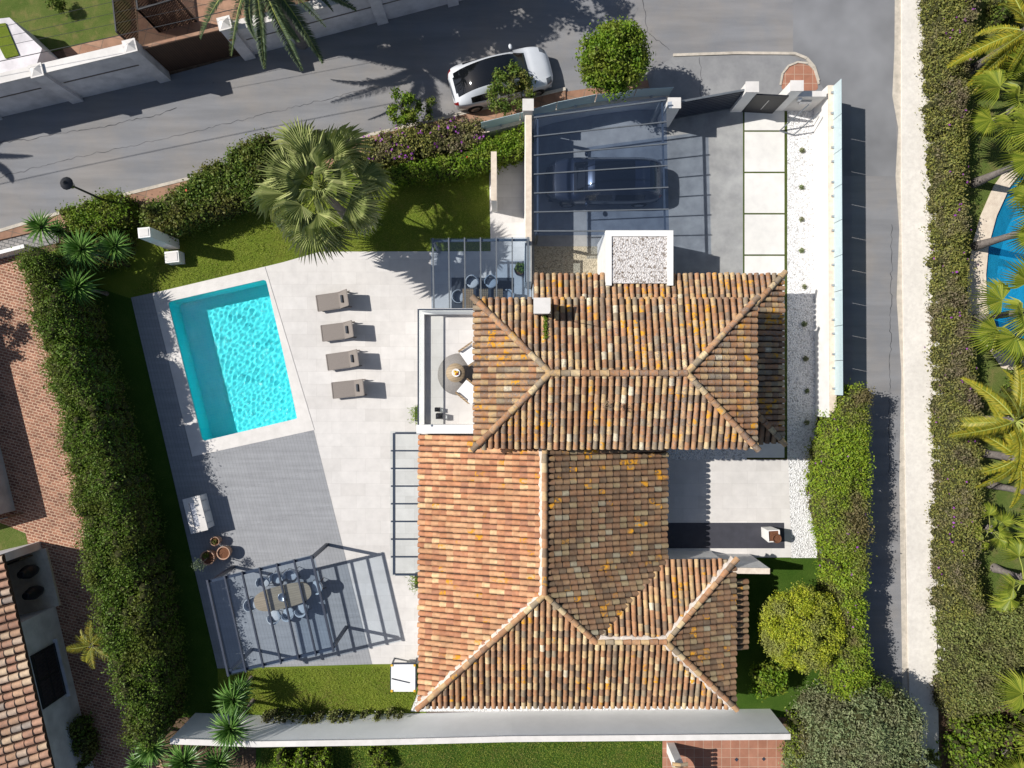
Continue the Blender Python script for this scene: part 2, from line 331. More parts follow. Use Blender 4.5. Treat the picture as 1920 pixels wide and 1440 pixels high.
def clump_core(cen, rad, k=.6):
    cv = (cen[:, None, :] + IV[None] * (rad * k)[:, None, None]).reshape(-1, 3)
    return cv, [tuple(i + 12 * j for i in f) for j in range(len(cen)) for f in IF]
def inpoly(x, y, poly):
    c = np.zeros(len(x), bool); n = len(poly)
    for i in range(n):
        x1, y1 = poly[i]; x2, y2 = poly[(i + 1) % n]
        if y1 == y2: continue
        c ^= ((y1 > y) != (y2 > y)) & (x < (x2 - x1) * (y - y1) / (y2 - y1) + x1)
    return c
def edist(x, y, poly):
    d = np.full(len(x), 1e9); n = len(poly); p = np.stack([x, y], 1)
    for i in range(n):
        a = np.array(poly[i]); b = np.array(poly[(i + 1) % n]); ab = b - a
        t = np.clip(((p - a) @ ab) / (ab @ ab + 1e-9), 0, 1); d = np.minimum(d, np.linalg.norm(p - a - t[:, None] * ab, axis=1))
    return d
def poly_clumps(poly, h, r, n, hv=.15, rise=None):      # clumps filling a hedge: crown layer plus its flanks
    xs = [q[0] for q in poly]; ys = [q[1] for q in poly]
    x = NP.uniform(min(xs), max(xs), n * 6); y = NP.uniform(min(ys), max(ys), n * 6)
    k = inpoly(x, y, poly); x, y = x[k][:n], y[k][:n]
    d = edist(x, y, poly); rr = r * NP.uniform(.65, 1.3, len(x))
    lowf = .5 + .25 * np.sin(x * 1.9 + y * .7) + .25 * np.sin(y * 2.3 - x * .9)
    top = (h(x, y) if callable(h) else h) * (1 - hv * (.55 * lowf + .45 * NP.random(len(x)) ** 2)) - np.clip(r * .9 - d, 0, r) * .5 - rr * .7
    cs = [np.stack([x, y, np.maximum(top, .1)], 1)]; rs = [rr]
    e = d < r * 1.1
    for fz in (.2, .45, .7):
        cs.append(np.stack([x[e], y[e], np.maximum(top[e] * fz, .05)], 1)); rs.append(rr[e])
    return np.concatenate(cs), np.concatenate(rs)
def outline(px, h):                         # outline as photographed -> plan polygon: edges facing the nadir show their foot, far edges their crown
    n = len(px); q = [Vector((a - 960, 720 - b)) for a, b in px]
    ar = sum(q[i].x * q[(i + 1) % n].y - q[(i + 1) % n].x * q[i].y for i in range(n)); out = []
    for i in range(n):
        e0 = (q[i] - q[i - 1]).normalized(); e1 = (q[(i + 1) % n] - q[i]).normalized(); t = e0 + e1
        nr = Vector((t.y, -t.x)).normalized() * (1 if ar > 0 else -1)
        wn_ = min(1, max(0, .5 - 1.0 * nr.dot(q[i].normalized()))); p = P(*px[i], h * (.85 - .8 * wn_)); out.append((p.x, p.y))
    return out
def hedge(name, label, cat, px, h, r, nclump, nleaf, size, mat, part='foliage', flowers=None, group=None, hv=.15, up=.5, asp=.55, stems=3):
    poly = outline(px, h); cx = sum(q[0] for q in poly) / len(poly); cy = sum(q[1] for q in poly) / len(poly)
    root = thing(name, label, cat, (cx, cy, 0), group=group)
    cen, rad = poly_clumps(poly, h, r, nclump, hv)
    pts, d = clump_leaves(cen, rad, nleaf, up)
    leaf_obj(part, pts, d, size, mat, root, asp, core=clump_core(cen, rad, .5))
    if flowers:
        fm, fn, fs = flowers; ci = NP.choice(len(cen), max(3, len(cen) // 9)); p2, d2 = clump_leaves(cen[ci], rad[ci], fn, .9, .95, 1.15); leaf_obj('blossom', p2, d2, fs, fm, root, .8, .4)
    for i in range(stems):
        a = cen[NP.integers(len(cen))]; mb = MB(); mb.tube([(a[0], a[1], 0), (a[0] + .05, a[1], a[2] * .5), (a[0], a[1] + .05, a[2])], [.05, .04, .02], 6); mb.build('stem', m['bark'], root)
    return root
def tree(name, label, cat, base, h, cr, ch, nclump, r, nleaf, size, mat, squash=1.0, trunk_r=.12, group=None, flat=.0, up=.45, asp=.55, seed_gap=.0, limbs=5, shell=None):
    b = Vector(base); root = thing(name, label, cat, b, group=group); zc = h - ch / 2
    d = NP.normal(0, 1, (nclump, 3)); d /= np.linalg.norm(d, axis=1, keepdims=True)
    rr = NP.uniform(.35, 1, nclump) ** .45 if shell is None else NP.uniform(shell, 1, nclump)
    cen = np.stack([b.x + d[:, 0] * (cr - r * .6) * rr, b.y + d[:, 1] * (cr - r * .6) * rr * squash, zc + d[:, 2] * (ch / 2 - r * .5) * rr], 1); rad = r * NP.uniform(.6, 1.25, nclump)
    pts, dd = clump_leaves(cen, rad, nleaf, up)
    leaf_obj('crown', pts, dd, size, mat, root, asp, core=clump_core(cen, rad, .5))
    mb = MB(); mb.tube([b, b + Vector((.05, .03, h * .3)), b + Vector((0, .05, zc))], [trunk_r, trunk_r * .8, trunk_r * .5], 8)
    for i in range(limbs):
        q = cen[NP.integers(nclump)]; mb.tube([b + Vector((.03, .02, h * .3)), (b + Vector((0, 0, h * .35))).lerp(Vector(q), .5) + Vector((0, 0, .1)), Vector(q)], [trunk_r * .6, trunk_r * .4, trunk_r * .15], 6)
    mb.build('trunk', m['bark'], root); return root
m['lf_hedge'] = leafmat('cypress_leaves', [(.08, .15, .014), (.115, .195, .02), (.16, .24, .03)], (.17, .19, .03), .7, .3)
m['lf_green'] = leafmat('glossy_green_leaves', [(.07, .15, .01), (.14, .24, .015), (.24, .33, .03)], (.26, .3, .04), 1.3, .3)
m['lf_shrub'] = leafmat('shrub_leaves', [(.065, .125, .018), (.12, .19, .025), (.2, .25, .045)], (.22, .2, .05), 1.0, .3)
m['lf_ivy'] = leafmat('creeper_leaves', [(.14, .23, .018), (.23, .34, .026), (.34, .4, .035)], (.24, .17, .1), .55, .3)
m['lf_bough'] = leafmat('bougainvillea_leaves', [(.15, .18, .04), (.24, .25, .06), (.34, .31, .08)], (.27, .21, .15), .6, .3)
m['lf_grey'] = leafmat('grey_green_leaves', [(.15, .21, .09), (.24, .29, .13), (.33, .36, .18)], (.33, .31, .18), .8, .3)
m['lf_yellow'] = leafmat('yellow_green_leaves', [(.23, .3, .02), (.37, .42, .028), (.52, .51, .045)], (.36, .37, .12), .8, .3)
m['lf_lime'] = leafmat('lime_leaves', [(.1, .2, .012), (.2, .31, .02), (.3, .38, .04)], None)
m['lf_dull'] = leafmat('dull_olive_leaves', [(.14, .18, .05), (.21, .24, .065), (.29, .29, .09)], (.24, .22, .1), .9, .3)
m['fl_purple'] = leafmat('purple_blossom', [(.25, .05, .32), (.4, .1, .5)], None)
m['fl_red'] = leafmat('red_blossom', [(.5, .03, .02), (.6, .1, .05)], None)
m['palm_grey'] = leafmat('fan_palm_leaf', [(.14, .18, .05), (.28, .32, .11), (.46, .48, .2)], None, trans=.15, rough=.45)
m['palm_green'] = leafmat('green_palm_leaf', [(.11, .16, .018), (.22, .265, .03), (.34, .355, .055)], None, trans=.2, rough=.45)
m['palm_gold'] = leafmat('golden_palm_leaf', [(.13, .16, .015), (.25, .24, .02), (.4, .32, .03)], None, trans=.2, rough=.45)
m['palm_dark'] = leafmat('date_palm_leaf', [(.05, .08, .04), (.09, .13, .06), (.14, .18, .08)], None, trans=.15, rough=.45)
m['palm_dead'] = leafmat('dry_palm_leaf', [(.24, .17, .1), (.33, .24, .15)], None, trans=.1, rough=.7)
m['yucca'] = leafmat('yucca_leaf', [(.06, .15, .025), (.12, .24, .045), (.22, .34, .1)], None, trans=.12, rough=.35)
m['petiole'] = plain('palm_petiole', (.3, .32, .06), (.22, .26, .05), 5, .5, .4, big=0)
m['olive_lf'] = leafmat('olive_leaf', [(.1, .14, .08), (.17, .21, .13)], None)

def fan_mesh(name, n=34, span=2.35, leafm=None, tipw=.3):
    mb = MB(); mb.tube([(0, 0, 0), (.28, 0, .1), (.56, 0, .13)], [.02, .016, .012], 5, 1)
    o = Vector((.56, 0, .13)); vs = [o]; fs = []
    def pt(a, r, dz): return Vector((o.x + r * math.cos(a), o.y + r * math.sin(a), o.z + dz))
    for k in range(n):
        a0 = -span + 2 * span * k / n; a1 = -span + 2 * span * (k + 1) / n; am = (a0 + a1) / 2
        l = .5 * (1 - .28 * abs(am / span) ** 2) * R.uniform(.93, 1.07); cup = .1 * math.cos(am * .5)
        i = len(vs)
        vs += [pt(a0, .3 * l / .52, cup * .6 - .012), pt(am, .32 * l / .52, cup * .6 + .014), pt(a1, .3 * l / .52, cup * .6 - .012), pt(am + R.uniform(-.05, .05), l * 1.03, cup * .4 - .14 - R.uniform(0, .1)), pt(am, l * .72, cup * .75 - .02)]
        fs += [(0, i, i + 1), (0, i + 1, i + 2), (i, i + 4, i + 1), (i + 1, i + 4, i + 2), (i, i + 3, i + 4), (i + 4, i + 3, i + 2)]
    # every blade its own island
    for k in range(n):
        i = 1 + 5 * k; mb.add([vs[0]] + vs[i:i + 5], [(0, 1, 2), (0, 2, 3), (1, 5, 2), (2, 5, 3), (1, 4, 5), (5, 4, 3)], 0)
    o = mb.build(name, [leafm, m['petiole']]); return o
def feather_mesh(name, n=80, droop=.5, leafm=None, ll=.2):
    mb = MB(); pts = [Vector((t, 0, .28 * t - droop * t * t)) for t in np.linspace(0, 1, 9)]
    mb.tube(pts, [.018 * (1 - .8 * i / 8) for i in range(9)], 5, 1)
    for k in range(n):
        t = .12 + .88 * k / n; p = Vector((t, 0, .28 * t - droop * t * t)); L = ll * math.sin(math.pi * min(1, .18 + t * .8)) ** .6 * R.uniform(.9, 1.1)
        for sd in (-1, 1):
            d = Vector((.62, sd * .78, R.uniform(-.1, .32))).normalized(); q = p + d * L + Vector((0, 0, -L * .28)); c = p + d * L * .5
            wv = Vector((.0065, 0, 0)); mb.add([p - wv, c - wv * 1.3, q, c + wv * 1.3, p + wv], [(0, 1, 3, 4), (1, 2, 3)], 0)
    return mb.build(name, [leafm, m['petiole']])
def palm(name, label, base, z, flen, proto_fn, nf, cat='palm tree', group=None, trunk_r=.16, lean=(0, 0), droop=1.0, lo=-.75, hi=1.15, dead=None, skip=None, scatter=.12, trunk_mat='palm_bark'):
    b = Vector(base); root = thing(name, label, cat, b, group=group); top = Vector((lean[0], lean[1], z))
    mb = MB(); n = 10; pts = [Vector((top.x * (i / n) ** 1.3, top.y * (i / n) ** 1.3, z * i / n)) for i in range(n + 1)]
    mb.tube(pts, [trunk_r * (1.35 - .5 * min(1, i / 3)) for i in range(n + 1)], 10)
    for i in range(14):
        a = i * 2.4; mb.tube([top + Vector((0, 0, -.35 + .025 * i)), top + Vector((math.cos(a) * trunk_r * 1.5, math.sin(a) * trunk_r * 1.5, -.2 + .025 * i))], [.06, .03], 5)
    mb.build('trunk', m[trunk_mat], root, local=True)
    proto = None
    for i in range(nf):
        a = i * 2.39996 + R.uniform(-scatter, scatter); t = i / (nf - 1)
        if skip and skip(a % (2 * math.pi)): continue
        el = hi + (lo - hi) * t ** .8 + R.uniform(-.12, .12)
        if proto is None: proto = o = proto_fn('frond'); 
        else: o = proto.copy(); C.objects.link(o)
        o.parent = root; o.location = top + Vector((0, 0, .05 * (1 - t)))
        sc = flen * (.72 + .28 * min(1, t * 2.2)) * R.uniform(.9, 1.08)
        o.rotation_euler = (R.uniform(-.25, .25), -el, a); o.scale = (sc,) * 3
    return root
def yucca(label, base, h, rr, n=80, name='yucca', group='spiky yuccas', lean=(0, 0)):
    b = Vector(base); root = thing(name, label, 'yucca', b, group=group); top = Vector((lean[0], lean[1], h))
    MB().tube([(0, 0, 0), top * .5 + Vector((.05, 0, 0)), top], [.11, .09, .08], 8).build('trunk', m['bark'], root, local=True)
    mb = MB()
    n = int(n * 1.5)
    for i in range(n):
        a = i * 2.39996; t = i / (n - 1); el = 1.35 - 1.75 * t + R.uniform(-.1, .1); L = rr * (.75 + .3 * t) * R.uniform(.85, 1.1); d = Vector((math.cos(a) * math.cos(el), math.sin(a) * math.cos(el), math.sin(el))); sd = Vector((-math.sin(a), math.cos(a), 0)) * (.022 + .009 * rr); up = d.cross(sd).normalized()
        p = top + d * .05; c = p + d * L * .55; q = p + d * L + Vector((0, 0, -.16 * L * (t + .3))); dip = up * -.014
        mb.add([p - sd * .6, p + dip, p + sd * .6, c - sd, c + dip, c + sd, q], [(0, 1, 4, 3), (1, 2, 5, 4), (3, 4, 6), (4, 5, 6)])
    mb.build('crown', m['yucca'], root, local=True); return root

# ------------------------------------------------------------------ the setting: ground sheets
POOL = [(315, 566), (499, 524), (560, 784), (380, 827)]
def rounded(q, r=7, n=5):
    out = []
    for i in range(len(q)):
        a, b, c = (Vector(q[i - 1]), Vector(q[i]), Vector(q[(i + 1) % len(q)]))
        p0 = b + (a - b).normalized() * r; p1 = b + (c - b).normalized() * r
        for k in range(n + 1):
            t = k / n; out.append(tuple((1 - t) ** 2 * p0 + 2 * t * (1 - t) * b + t * t * p1))
    return out
POOLR = rounded(POOL)
EP = [(2200, 225), (2000, 245), (1930, 302), (1893, 350), (1868, 405), (1853, 460), (1848, 515), (1850, 570), (1858, 615), (1882, 662), (2200, 700)]
g = MB(); sheet_mb(g, [P(-3500, -3500), P(5500, -3500), P(5500, 5000), P(-3500, 5000)], [[P(*q) for q in POOLR], [P(*q) for q in EP]], -.03)
tag(g.build('ground', m['soil']), kind='structure')
sheet('road', [(-500, 345), (0, 215), (310, 143), (850, -4), (1000, -45), (1000, -500), (1692, -500), (1692, 2000), (1500, 2000), (1500, 1500), (1530, 1300), (1545, 700), (1545, 185), (1260, 218), (1060, 212), (1060, 168), (850, 216), (610, 272), (250, 361), (0, 433), (-500, 565)], 0, m['asphalt'])
sheet('road_patch', [(1487, -500), (1688, -500), (1680, 60), (1679, 220), (1683, 330), (1560, 330), (1560, 185), (1540, 160), (1524, 118), (1487, 98)], .002, plain('newer_asphalt', (.19, .193, .202), (.235, .236, .244), 50, .9, .25, bump=.3, big=.3))
def crack(px, wd, z=.004):
    mb = MB(); pts = []
    for a, b in zip(px[:-1], px[1:]):
        k = max(2, int(math.hypot(b[0] - a[0], b[1] - a[1]) / 7))
        pts += [P(a[0] + (b[0] - a[0]) * i / k + R.uniform(-2.2, 2.2), a[1] + (b[1] - a[1]) * i / k + R.uniform(-2.2, 2.2)) for i in range(k)]
    L = []
    for i, p in enumerate(pts):
        d = (pts[min(i + 1, len(pts) - 1)] - pts[max(i - 1, 0)]); nn = Vector((-d.y, d.x, 0)).normalized() * wd * R.uniform(.4, 1.2) / 2; L += [p - nn + Vector((0, 0, z)), p + nn + Vector((0, 0, z))]
    mb.add(L, [(2 * i, 2 * i + 2, 2 * i + 3, 2 * i + 1) for i in range(len(pts) - 1)]); tag(mb.build('road_crack', m['tar']), kind='structure')
m['tar'] = plain('crack_dirt', (.07, .07, .075), None, 8, .95, .1, big=0)
crack([(-40, 268), (60, 262), (110, 250), (180, 240), (300, 214), (340, 200)], .035)
crack([(-40, 343), (120, 300), (300, 262), (480, 218), (720, 160)], .022)
crack([(1672, 420), (1670, 620), (1667, 760), (1668, 900)], .03)
crack([(1200, -20), (1215, 60), (1260, 96)], .03); crack([(1310, 106), (1316, 150), (1312, 190)], .02, .011)
sheet('road_shoulder', [(1681, -500), (1693, -500), (1698, 1080), (1706, 1400), (1722, 2000), (1700, 2000), (1692, 1300), (1686, 900), (1690, 700), (1681, 560), (1686, 430), (1679, 330), (1684, 240), (1673, 180), (1677, 90)], .004, m['kerb'])
mb = MB(); mb.prism([P(*q) for q in ((1690, -500), (1740, -500), (1746, 700), (1758, 1400), (1775, 2000), (1722, 2000), (1702, 1270), (1694, 720), (1689, 350))], -.02, .1); tag(mb.build('pavement', m['pavement']), kind='structure')
def strip(name, line, wd, z0, z1, mat, kind='structure'):
    mb = MB(); pts = [P(*q) for q in line]
    for a, b in zip(pts[:-1], pts[1:]):
        n = Vector((-(b - a).y, (b - a).x, 0)).normalized() * wd / 2
        mb.prism([a - n, b - n, b + n, a + n], z0, z1)
    return tag(mb.build(name, mat), kind=kind)
KL = [(-500, 567), (0, 434), (107, 402), (250, 362), (367, 333), (610, 274), (850, 218), (1060, 168)]
mb = MB(); mb.prism([P(*q) for q in KL] + [P(*q) for q in ((1060, 215), (985, 240), (700, 300), (480, 350), (250, 420), (90, 430))], -.02, .09); tag(mb.build('sidewalk', m['terracotta']), kind='structure')
strip('kerb', KL, .14, -.02, .115, m['kerb'])
sheet('cobbled_path', [(-300, 540), (0, 452), (107, 412), (110, 455), (0, 480), (-300, 560)], .006, m['cobble'])
# apron outside the gate
sheet('driveway_apron', [(1215, 190), (1228, 130), (1262, 106), (1480, 103), (1502, 112), (1480, 130), (1472, 175), (1400, 200), (1260, 215)], .008, plain('apron_concrete', (.27, .27, .27), (.2, .2, .205), 1.4, .85, .25, bump=.15, big=.2))
strip('kerb', [(1262, 104), (1380, 100), (1490, 101), (1512, 110), (1526, 126), (1534, 152)], .12, -.02, .06, m['kerb'])
sheet('paved_corner', rounded([(1464, 170), (1470, 128), (1500, 116), (1526, 128), (1535, 170)], 10), .012, m['terratile'])
strip('kerb', [(1463, 160), (1467, 138), (1478, 124), (1495, 117), (1515, 119), (1527, 132), (1535, 158)], .08, -.02, .05, m['kerb'])
sheet('sidewalk', [(1060, 172), (1215, 150), (1222, 190), (1180, 203), (1110, 212), (1060, 222)], .01, m['terracotta'])
# plot
sheet('lawn', [(40, 490), (300, 405), (720, 280), (985, 225), (985, 476), (600, 476), (480, 508), (286, 552), (246, 560)], -.004, m['grass'])
sheet('lawn', [(40, 490), (246, 560), (285, 725), (370, 1090), (408, 1252), (410, 1345), (240, 1345)], -.004, m['grass_deep'])
sheet('lawn', [(408, 1252), (795, 1240), (800, 1345), (410, 1345)], -.004, m['grass'])
sheet('deck', [(246, 558), (288, 549), (360, 856), (588, 805), (698, 1245), (408, 1253)], .022, m['deck'])
sheet('patio', [(530, 492), (600, 472), (996, 471), (996, 700), (900, 850), (900, 1243), (698, 1245), (588, 805), (563, 812), (497, 500)], .016, m['stone'])
sheet('patio', [(986, 280), (986, 471), (920, 471), (917, 300)], .014, m['stone'])
sheet('driveway', [(998, 200), (1100, 180), (1262, 205), (1393, 198), (1393, 560), (998, 560)], .006, m['concrete'])
sheet('gravel_bed', [(1002, 462), (1150, 462), (1150, 550), (1002, 550)], .012, m['yellow_gravel'])
sheet('patio', [(1393, 195), (1476, 195), (1476, 860), (1393, 860)], .004, m['joint'])
mb = MB()
for i in range(12):
    y0 = 200 + (i - 0) * 77.5 - 30; y1 = y0 + 74.5
    if i == 0: y0 = 204
    if y1 > 860: y1 = 858
    mb.prism([P(1396, y0), P(1470.5, y0), P(1470.5, y1), P(1396, y1)], 0, .02)
    if y1 > 855: break
tag(mb.build('slab_path', m['slab']), kind='structure')
sheet('gravel_bed', [(1476, 195), (1532, 195), (1532, 1046), (1484, 1046), (1476, 860)], .01, m['pebbles'])
sheet('patio', [(1247, 862), (1478, 862), (1484, 1045), (1247, 1045)], .012, m['stone'])
sheet('gravel_bed', [(1245, 838), (1400, 838), (1400, 862), (1245, 862)], .013, m['pebbles'])
sheet('dark_patio', [(1247, 980), (1470, 980), (1471, 1028), (1247, 1028)], .017, m['dark_floor'])
sheet('lawn', [(1380, 1045), (1560, 1045), (1560, 1345), (1380, 1345)], .004, m['grass_deep'])
sheet('gravel_bed', [(786, 1290), (1372, 1290), (1372, 1334), (770, 1334)], .008, m['pebbles'])
# neighbours' ground
sheet('brick_yard', [(-300, 560), (60, 470), (100, 640), (200, 1100), (270, 1345), (330, 1500), (-300, 1500)], .002, brick('basket_brick', ((.43, .2, .125), (.24, .105, .07)), (.64, .46, .32), .25, .125, math.radians(15), .5, .015, .85, .2, .3, .3))
sheet('lawn', [(-200, 850), (-5, 978), (48, 1000), (58, 1046), (-200, 1100)], .008, m['grass_far'])
sheet('lawn', [(-500, -500), (245, -500), (245, 60), (118, 92), (-500, 250)], .004, m['grass_far'])
sheet('terrace_tiles', [(118, 92), (245, 60), (262, 108), (140, 140)], .006, m['terracotta'])
sheet('terrace_tiles', [(245, -300), (470, -300), (470, 60), (330, 110), (262, 108)], .006, m['terracotta'])
sheet('lawn', [(480, 1395), (1242, 1388), (1242, 1800), (480, 1800)], .003, m['grass_deep'])
sheet('terrace_tiles', [(1242, 1380), (1490, 1380), (1490, 1800), (1242, 1800)], .005, m['terratile'])
sheet('lawn', [(1745, -300), (2500, -300), (2500, 1190), (1830, 1190), (1750, 1000)], -.004, m['grass_far'], holes=[EP])
# ------------------------------------------------------------------ swimming pools
def poolmats():
    n = NT('pool_lining'); v = n.coord(rot=math.radians(-13))
    x = n.n('TexBrick', i_Scale=1.0, i_Mortar_Size=.006, i_Brick_Width=.12, i_Row_Height=.12); x.offset = 0
    x.inputs['Color1'].default_value = (.1, .82, .88, 1); x.inputs['Color2'].default_value = (.12, .85, .9, 1); x.inputs['Mortar'].default_value = (.16, .86, .9, 1); n.l(v, x.inputs['Vector'])
    a = n.fin(x.outputs[0], .6, .3)
    n = NT('pool_lining_blue'); b = n.fin((.02, .3, .5), .6, .3)
    return a, b
m['lining'], m['lining_blue'] = poolmats()
def watermat(name, tint, body, bs, k):
    n = NT(name); v = n.coord()
    nz = n.n('TexNoise', i_Scale=1.5, i_Detail=3.0); n.l(v, nz.inputs['Vector']); wv = n.mix(.35, v, nz.outputs['Color'])
    vo = n.n('TexVoronoi', feature='SMOOTH_F1', i_Scale=bs, i_Smoothness=.55); n.l(wv, vo.inputs['Vector'])
    h = n.math('ADD', vo.outputs['Distance'], n.math('MULTIPLY', n.noise(v, bs * 2.2, 3), .5))
    bp = n.n('Bump', i_Strength=1.0, i_Distance=.075); n.l(h, bp.inputs['Height'])
    bp2 = n.n('Bump', i_Strength=1.0, i_Distance=.03); n.l(h, bp2.inputs['Height'])
    t = n.n('BsdfTransparent'); t.inputs[0].default_value = tuple(tint) + (1,)
    d = n.n('BsdfDiffuse'); d.inputs[0].default_value = tuple(body) + (1,); n.l(bp.outputs[0], d.inputs['Normal'])
    m1 = n.n('MixShader'); m1.inputs[0].default_value = k; n.l(t.outputs[0], m1.inputs[1]); n.l(d.outputs[0], m1.inputs[2])
    gl = n.n('BsdfGlossy'); gl.inputs['Roughness'].default_value = .06; n.l(bp2.outputs[0], gl.inputs['Normal'])
    fr = n.n('Fresnel', i_IOR=1.33); n.l(bp2.outputs[0], fr.inputs['Normal'])
    m2 = n.n('MixShader'); n.l(fr.outputs[0], m2.inputs[0]); n.l(m1.outputs[0], m2.inputs[1]); n.l(gl.outputs[0], m2.inputs[2]); n.l(m2.outputs[0], n.out.inputs[0]); return n.m
m['water'] = watermat('pool_water', (.72, .985, .99), (.3, .96, .99), 9.0, .33)
m['water_blue'] = watermat('blue_pool_water', (.5, .85, .97), (.02, .4, .7), 2.6, .35)
WA = .0016
nw = NT('clear_pool_water'); gb = nw.n('BsdfRefraction'); gb.inputs['IOR'].default_value = 1.33; gb.inputs['Roughness'].default_value = 0; gb.inputs['Color'].default_value = (.82, .99, .992, 1)
gg = nw.n('BsdfGlossy'); gg.inputs['Roughness'].default_value = .05; bp_ = nw.n('Bump', i_Strength=1.0, i_Distance=.14); nw.l(nw.noise(nw.coord(), 7, 3), bp_.inputs['Height']); nw.l(bp_.outputs[0], gg.inputs['Normal']); fr_ = nw.n('Fresnel', i_IOR=1.33); mx_ = nw.n('MixShader'); nw.l(fr_.outputs[0], mx_.inputs[0]); nw.l(gb.outputs[0], mx_.inputs[1]); nw.l(gg.outputs[0], mx_.inputs[2]); nw.l(mx_.outputs[0], nw.out.inputs[0]); m['real_water'] = nw.m
sl.cycles.is_caustics_light = True
def pool(label, outline, cop, lining, water, coping_mat, depth=1.45, waves=None):
    c = P(sum(q[0] for q in outline) / len(outline), sum(q[1] for q in outline) / len(outline))
    root = thing('swimming_pool', label, 'swimming pool', (c.x, c.y, 0)); pts = [P(*q) for q in outline]; n = len(pts)
    mb = MB(); mb.add([(p.x, p.y, .0) for p in pts] + [(p.x, p.y, -depth) for p in pts], [(i, (i + 1) % n, n + (i + 1) % n, n + i) for i in range(n)] + [tuple(range(n, 2 * n))])
    mb.build('basin', lining, root)
    mb = MB(); sheet_mb(mb, [P(*q) for q in cop], [pts], .035)
    co = [P(*q) for q in cop]; k = len(co)
    for ring in (co, pts):
        q = len(ring); mb.add([(p.x, p.y, -.05) for p in ring] + [(p.x, p.y, .035) for p in ring], [(i, (i + 1) % q, q + (i + 1) % q, q + i) for i in range(q)])
    mb.build('coping', coping_mat, root)
    if waves:
        q = [P(*c_) for c_ in waves]; nu, nv = 280, 400; rg_ = np.random.default_rng(5)
        uu, vv = np.meshgrid(np.linspace(0, 1, nu), np.linspace(0, 1, nv)); Q = [np.array((p.x, p.y)) for p in q]
        XY = ((1 - uu) * (1 - vv))[..., None] * Q[0] + (uu * (1 - vv))[..., None] * Q[1] + (uu * vv)[..., None] * Q[2] + ((1 - uu) * vv)[..., None] * Q[3]
        X, Y = XY[..., 0], XY[..., 1]; Z = np.zeros_like(X)
        for i in range(34):
            lam = rg_.uniform(.12, .34); a = rg_.uniform(0, 2 * math.pi); k_ = 2 * math.pi / lam; Z += WA * lam ** 1.3 * np.sin(k_ * (X * math.cos(a) + Y * math.sin(a)) + rg_.uniform(0, 6.28))
        mb = MB(); mb.add(np.stack([X, Y, Z - .1], -1).reshape(-1, 3).tolist(), [(j * nu + i, j * nu + i + 1, (j + 1) * nu + i + 1, (j + 1) * nu + i) for j in range(nv - 1) for i in range(nu - 1)], 0, True)
        wo = mb.build('water', m['real_water'], root); bpy.context.view_layer.update()
        if wo.data.polygons[0].normal.z < 0: wo.data.flip_normals()
        wo.cycles.is_caustics_caster = True; root.children[0].cycles.is_caustics_receiver = True
    else:
        mb = MB(); sheet_mb(mb, pts, (), -.1); mb.build('water', water, root)
    return root
pool('turquoise rectangular swimming pool with pale stone edge beside the grey deck', POOLR, [(286, 550), (497, 500), (590, 806), (361, 856)], m['lining'], m['water'], m['coping'], 1.45, POOL)
pool('blue curved swimming pool under the palms across the side road', EP, [(2200, 190), (1990, 215), (1905, 290), (1862, 350), (1838, 405), (1822, 460), (1813, 520), (1812, 585), (1822, 625), (1850, 650), (1878, 690), (2200, 760)], m['lining_blue'], m['water_blue'], m['cream'], 1.6)

# ------------------------------------------------------------------ roof tiles
def clip_line(poly, p, d):
    ts = []
    n = len(poly)
    for i in range(n):
        a, b = poly[i], poly[(i + 1) % n]; e = (b[0] - a[0], b[1] - a[1]); den = d[0] * e[1] - d[1] * e[0]
        if abs(den) < 1e-9: continue
        w_ = (a[0] - p[0], a[1] - p[1]); t = (w_[0] * e[1] - w_[1] * e[0]) / den; s_ = (w_[0] * d[1] - w_[1] * d[0]) / den
        if -1e-9 <= s_ < 1 - 1e-9: ts.append(t)
    ts.sort(); return [(ts[i], ts[i + 1]) for i in range(0, len(ts) - 1, 2)]
NSEG = 7
def barrel(mb, a, b, side, up, r0, r1, mi=0):     # one cover tile from a (upper) to b (lower end)
    vs = []
    for p, r in ((a, r0), (b, r1)):
        for k in range(NSEG + 1):
            t = math.pi * k / NSEG; vs.append(p + side * (r * math.cos(t)) + up * (r * .95 * math.sin(t)))
    n = NSEG + 1
    o = len(mb.v); mb.v += [tuple(v) for v in vs]
    for k in range(NSEG): mb.f.append((o + k, o + k + 1, o + n + k + 1, o + n + k)); mb.m.append(mi); mb.sm.append(True)
    o2 = len(mb.v); mb.v += [tuple(v) for v in vs[n:]]; mb.f.append(tuple(o2 + k for k in range(n))); mb.m.append(mi + 1); mb.sm.append(False)  # lower end face painted dark, as the shade in the tile's hollow opening
SP = .248; CL = .30
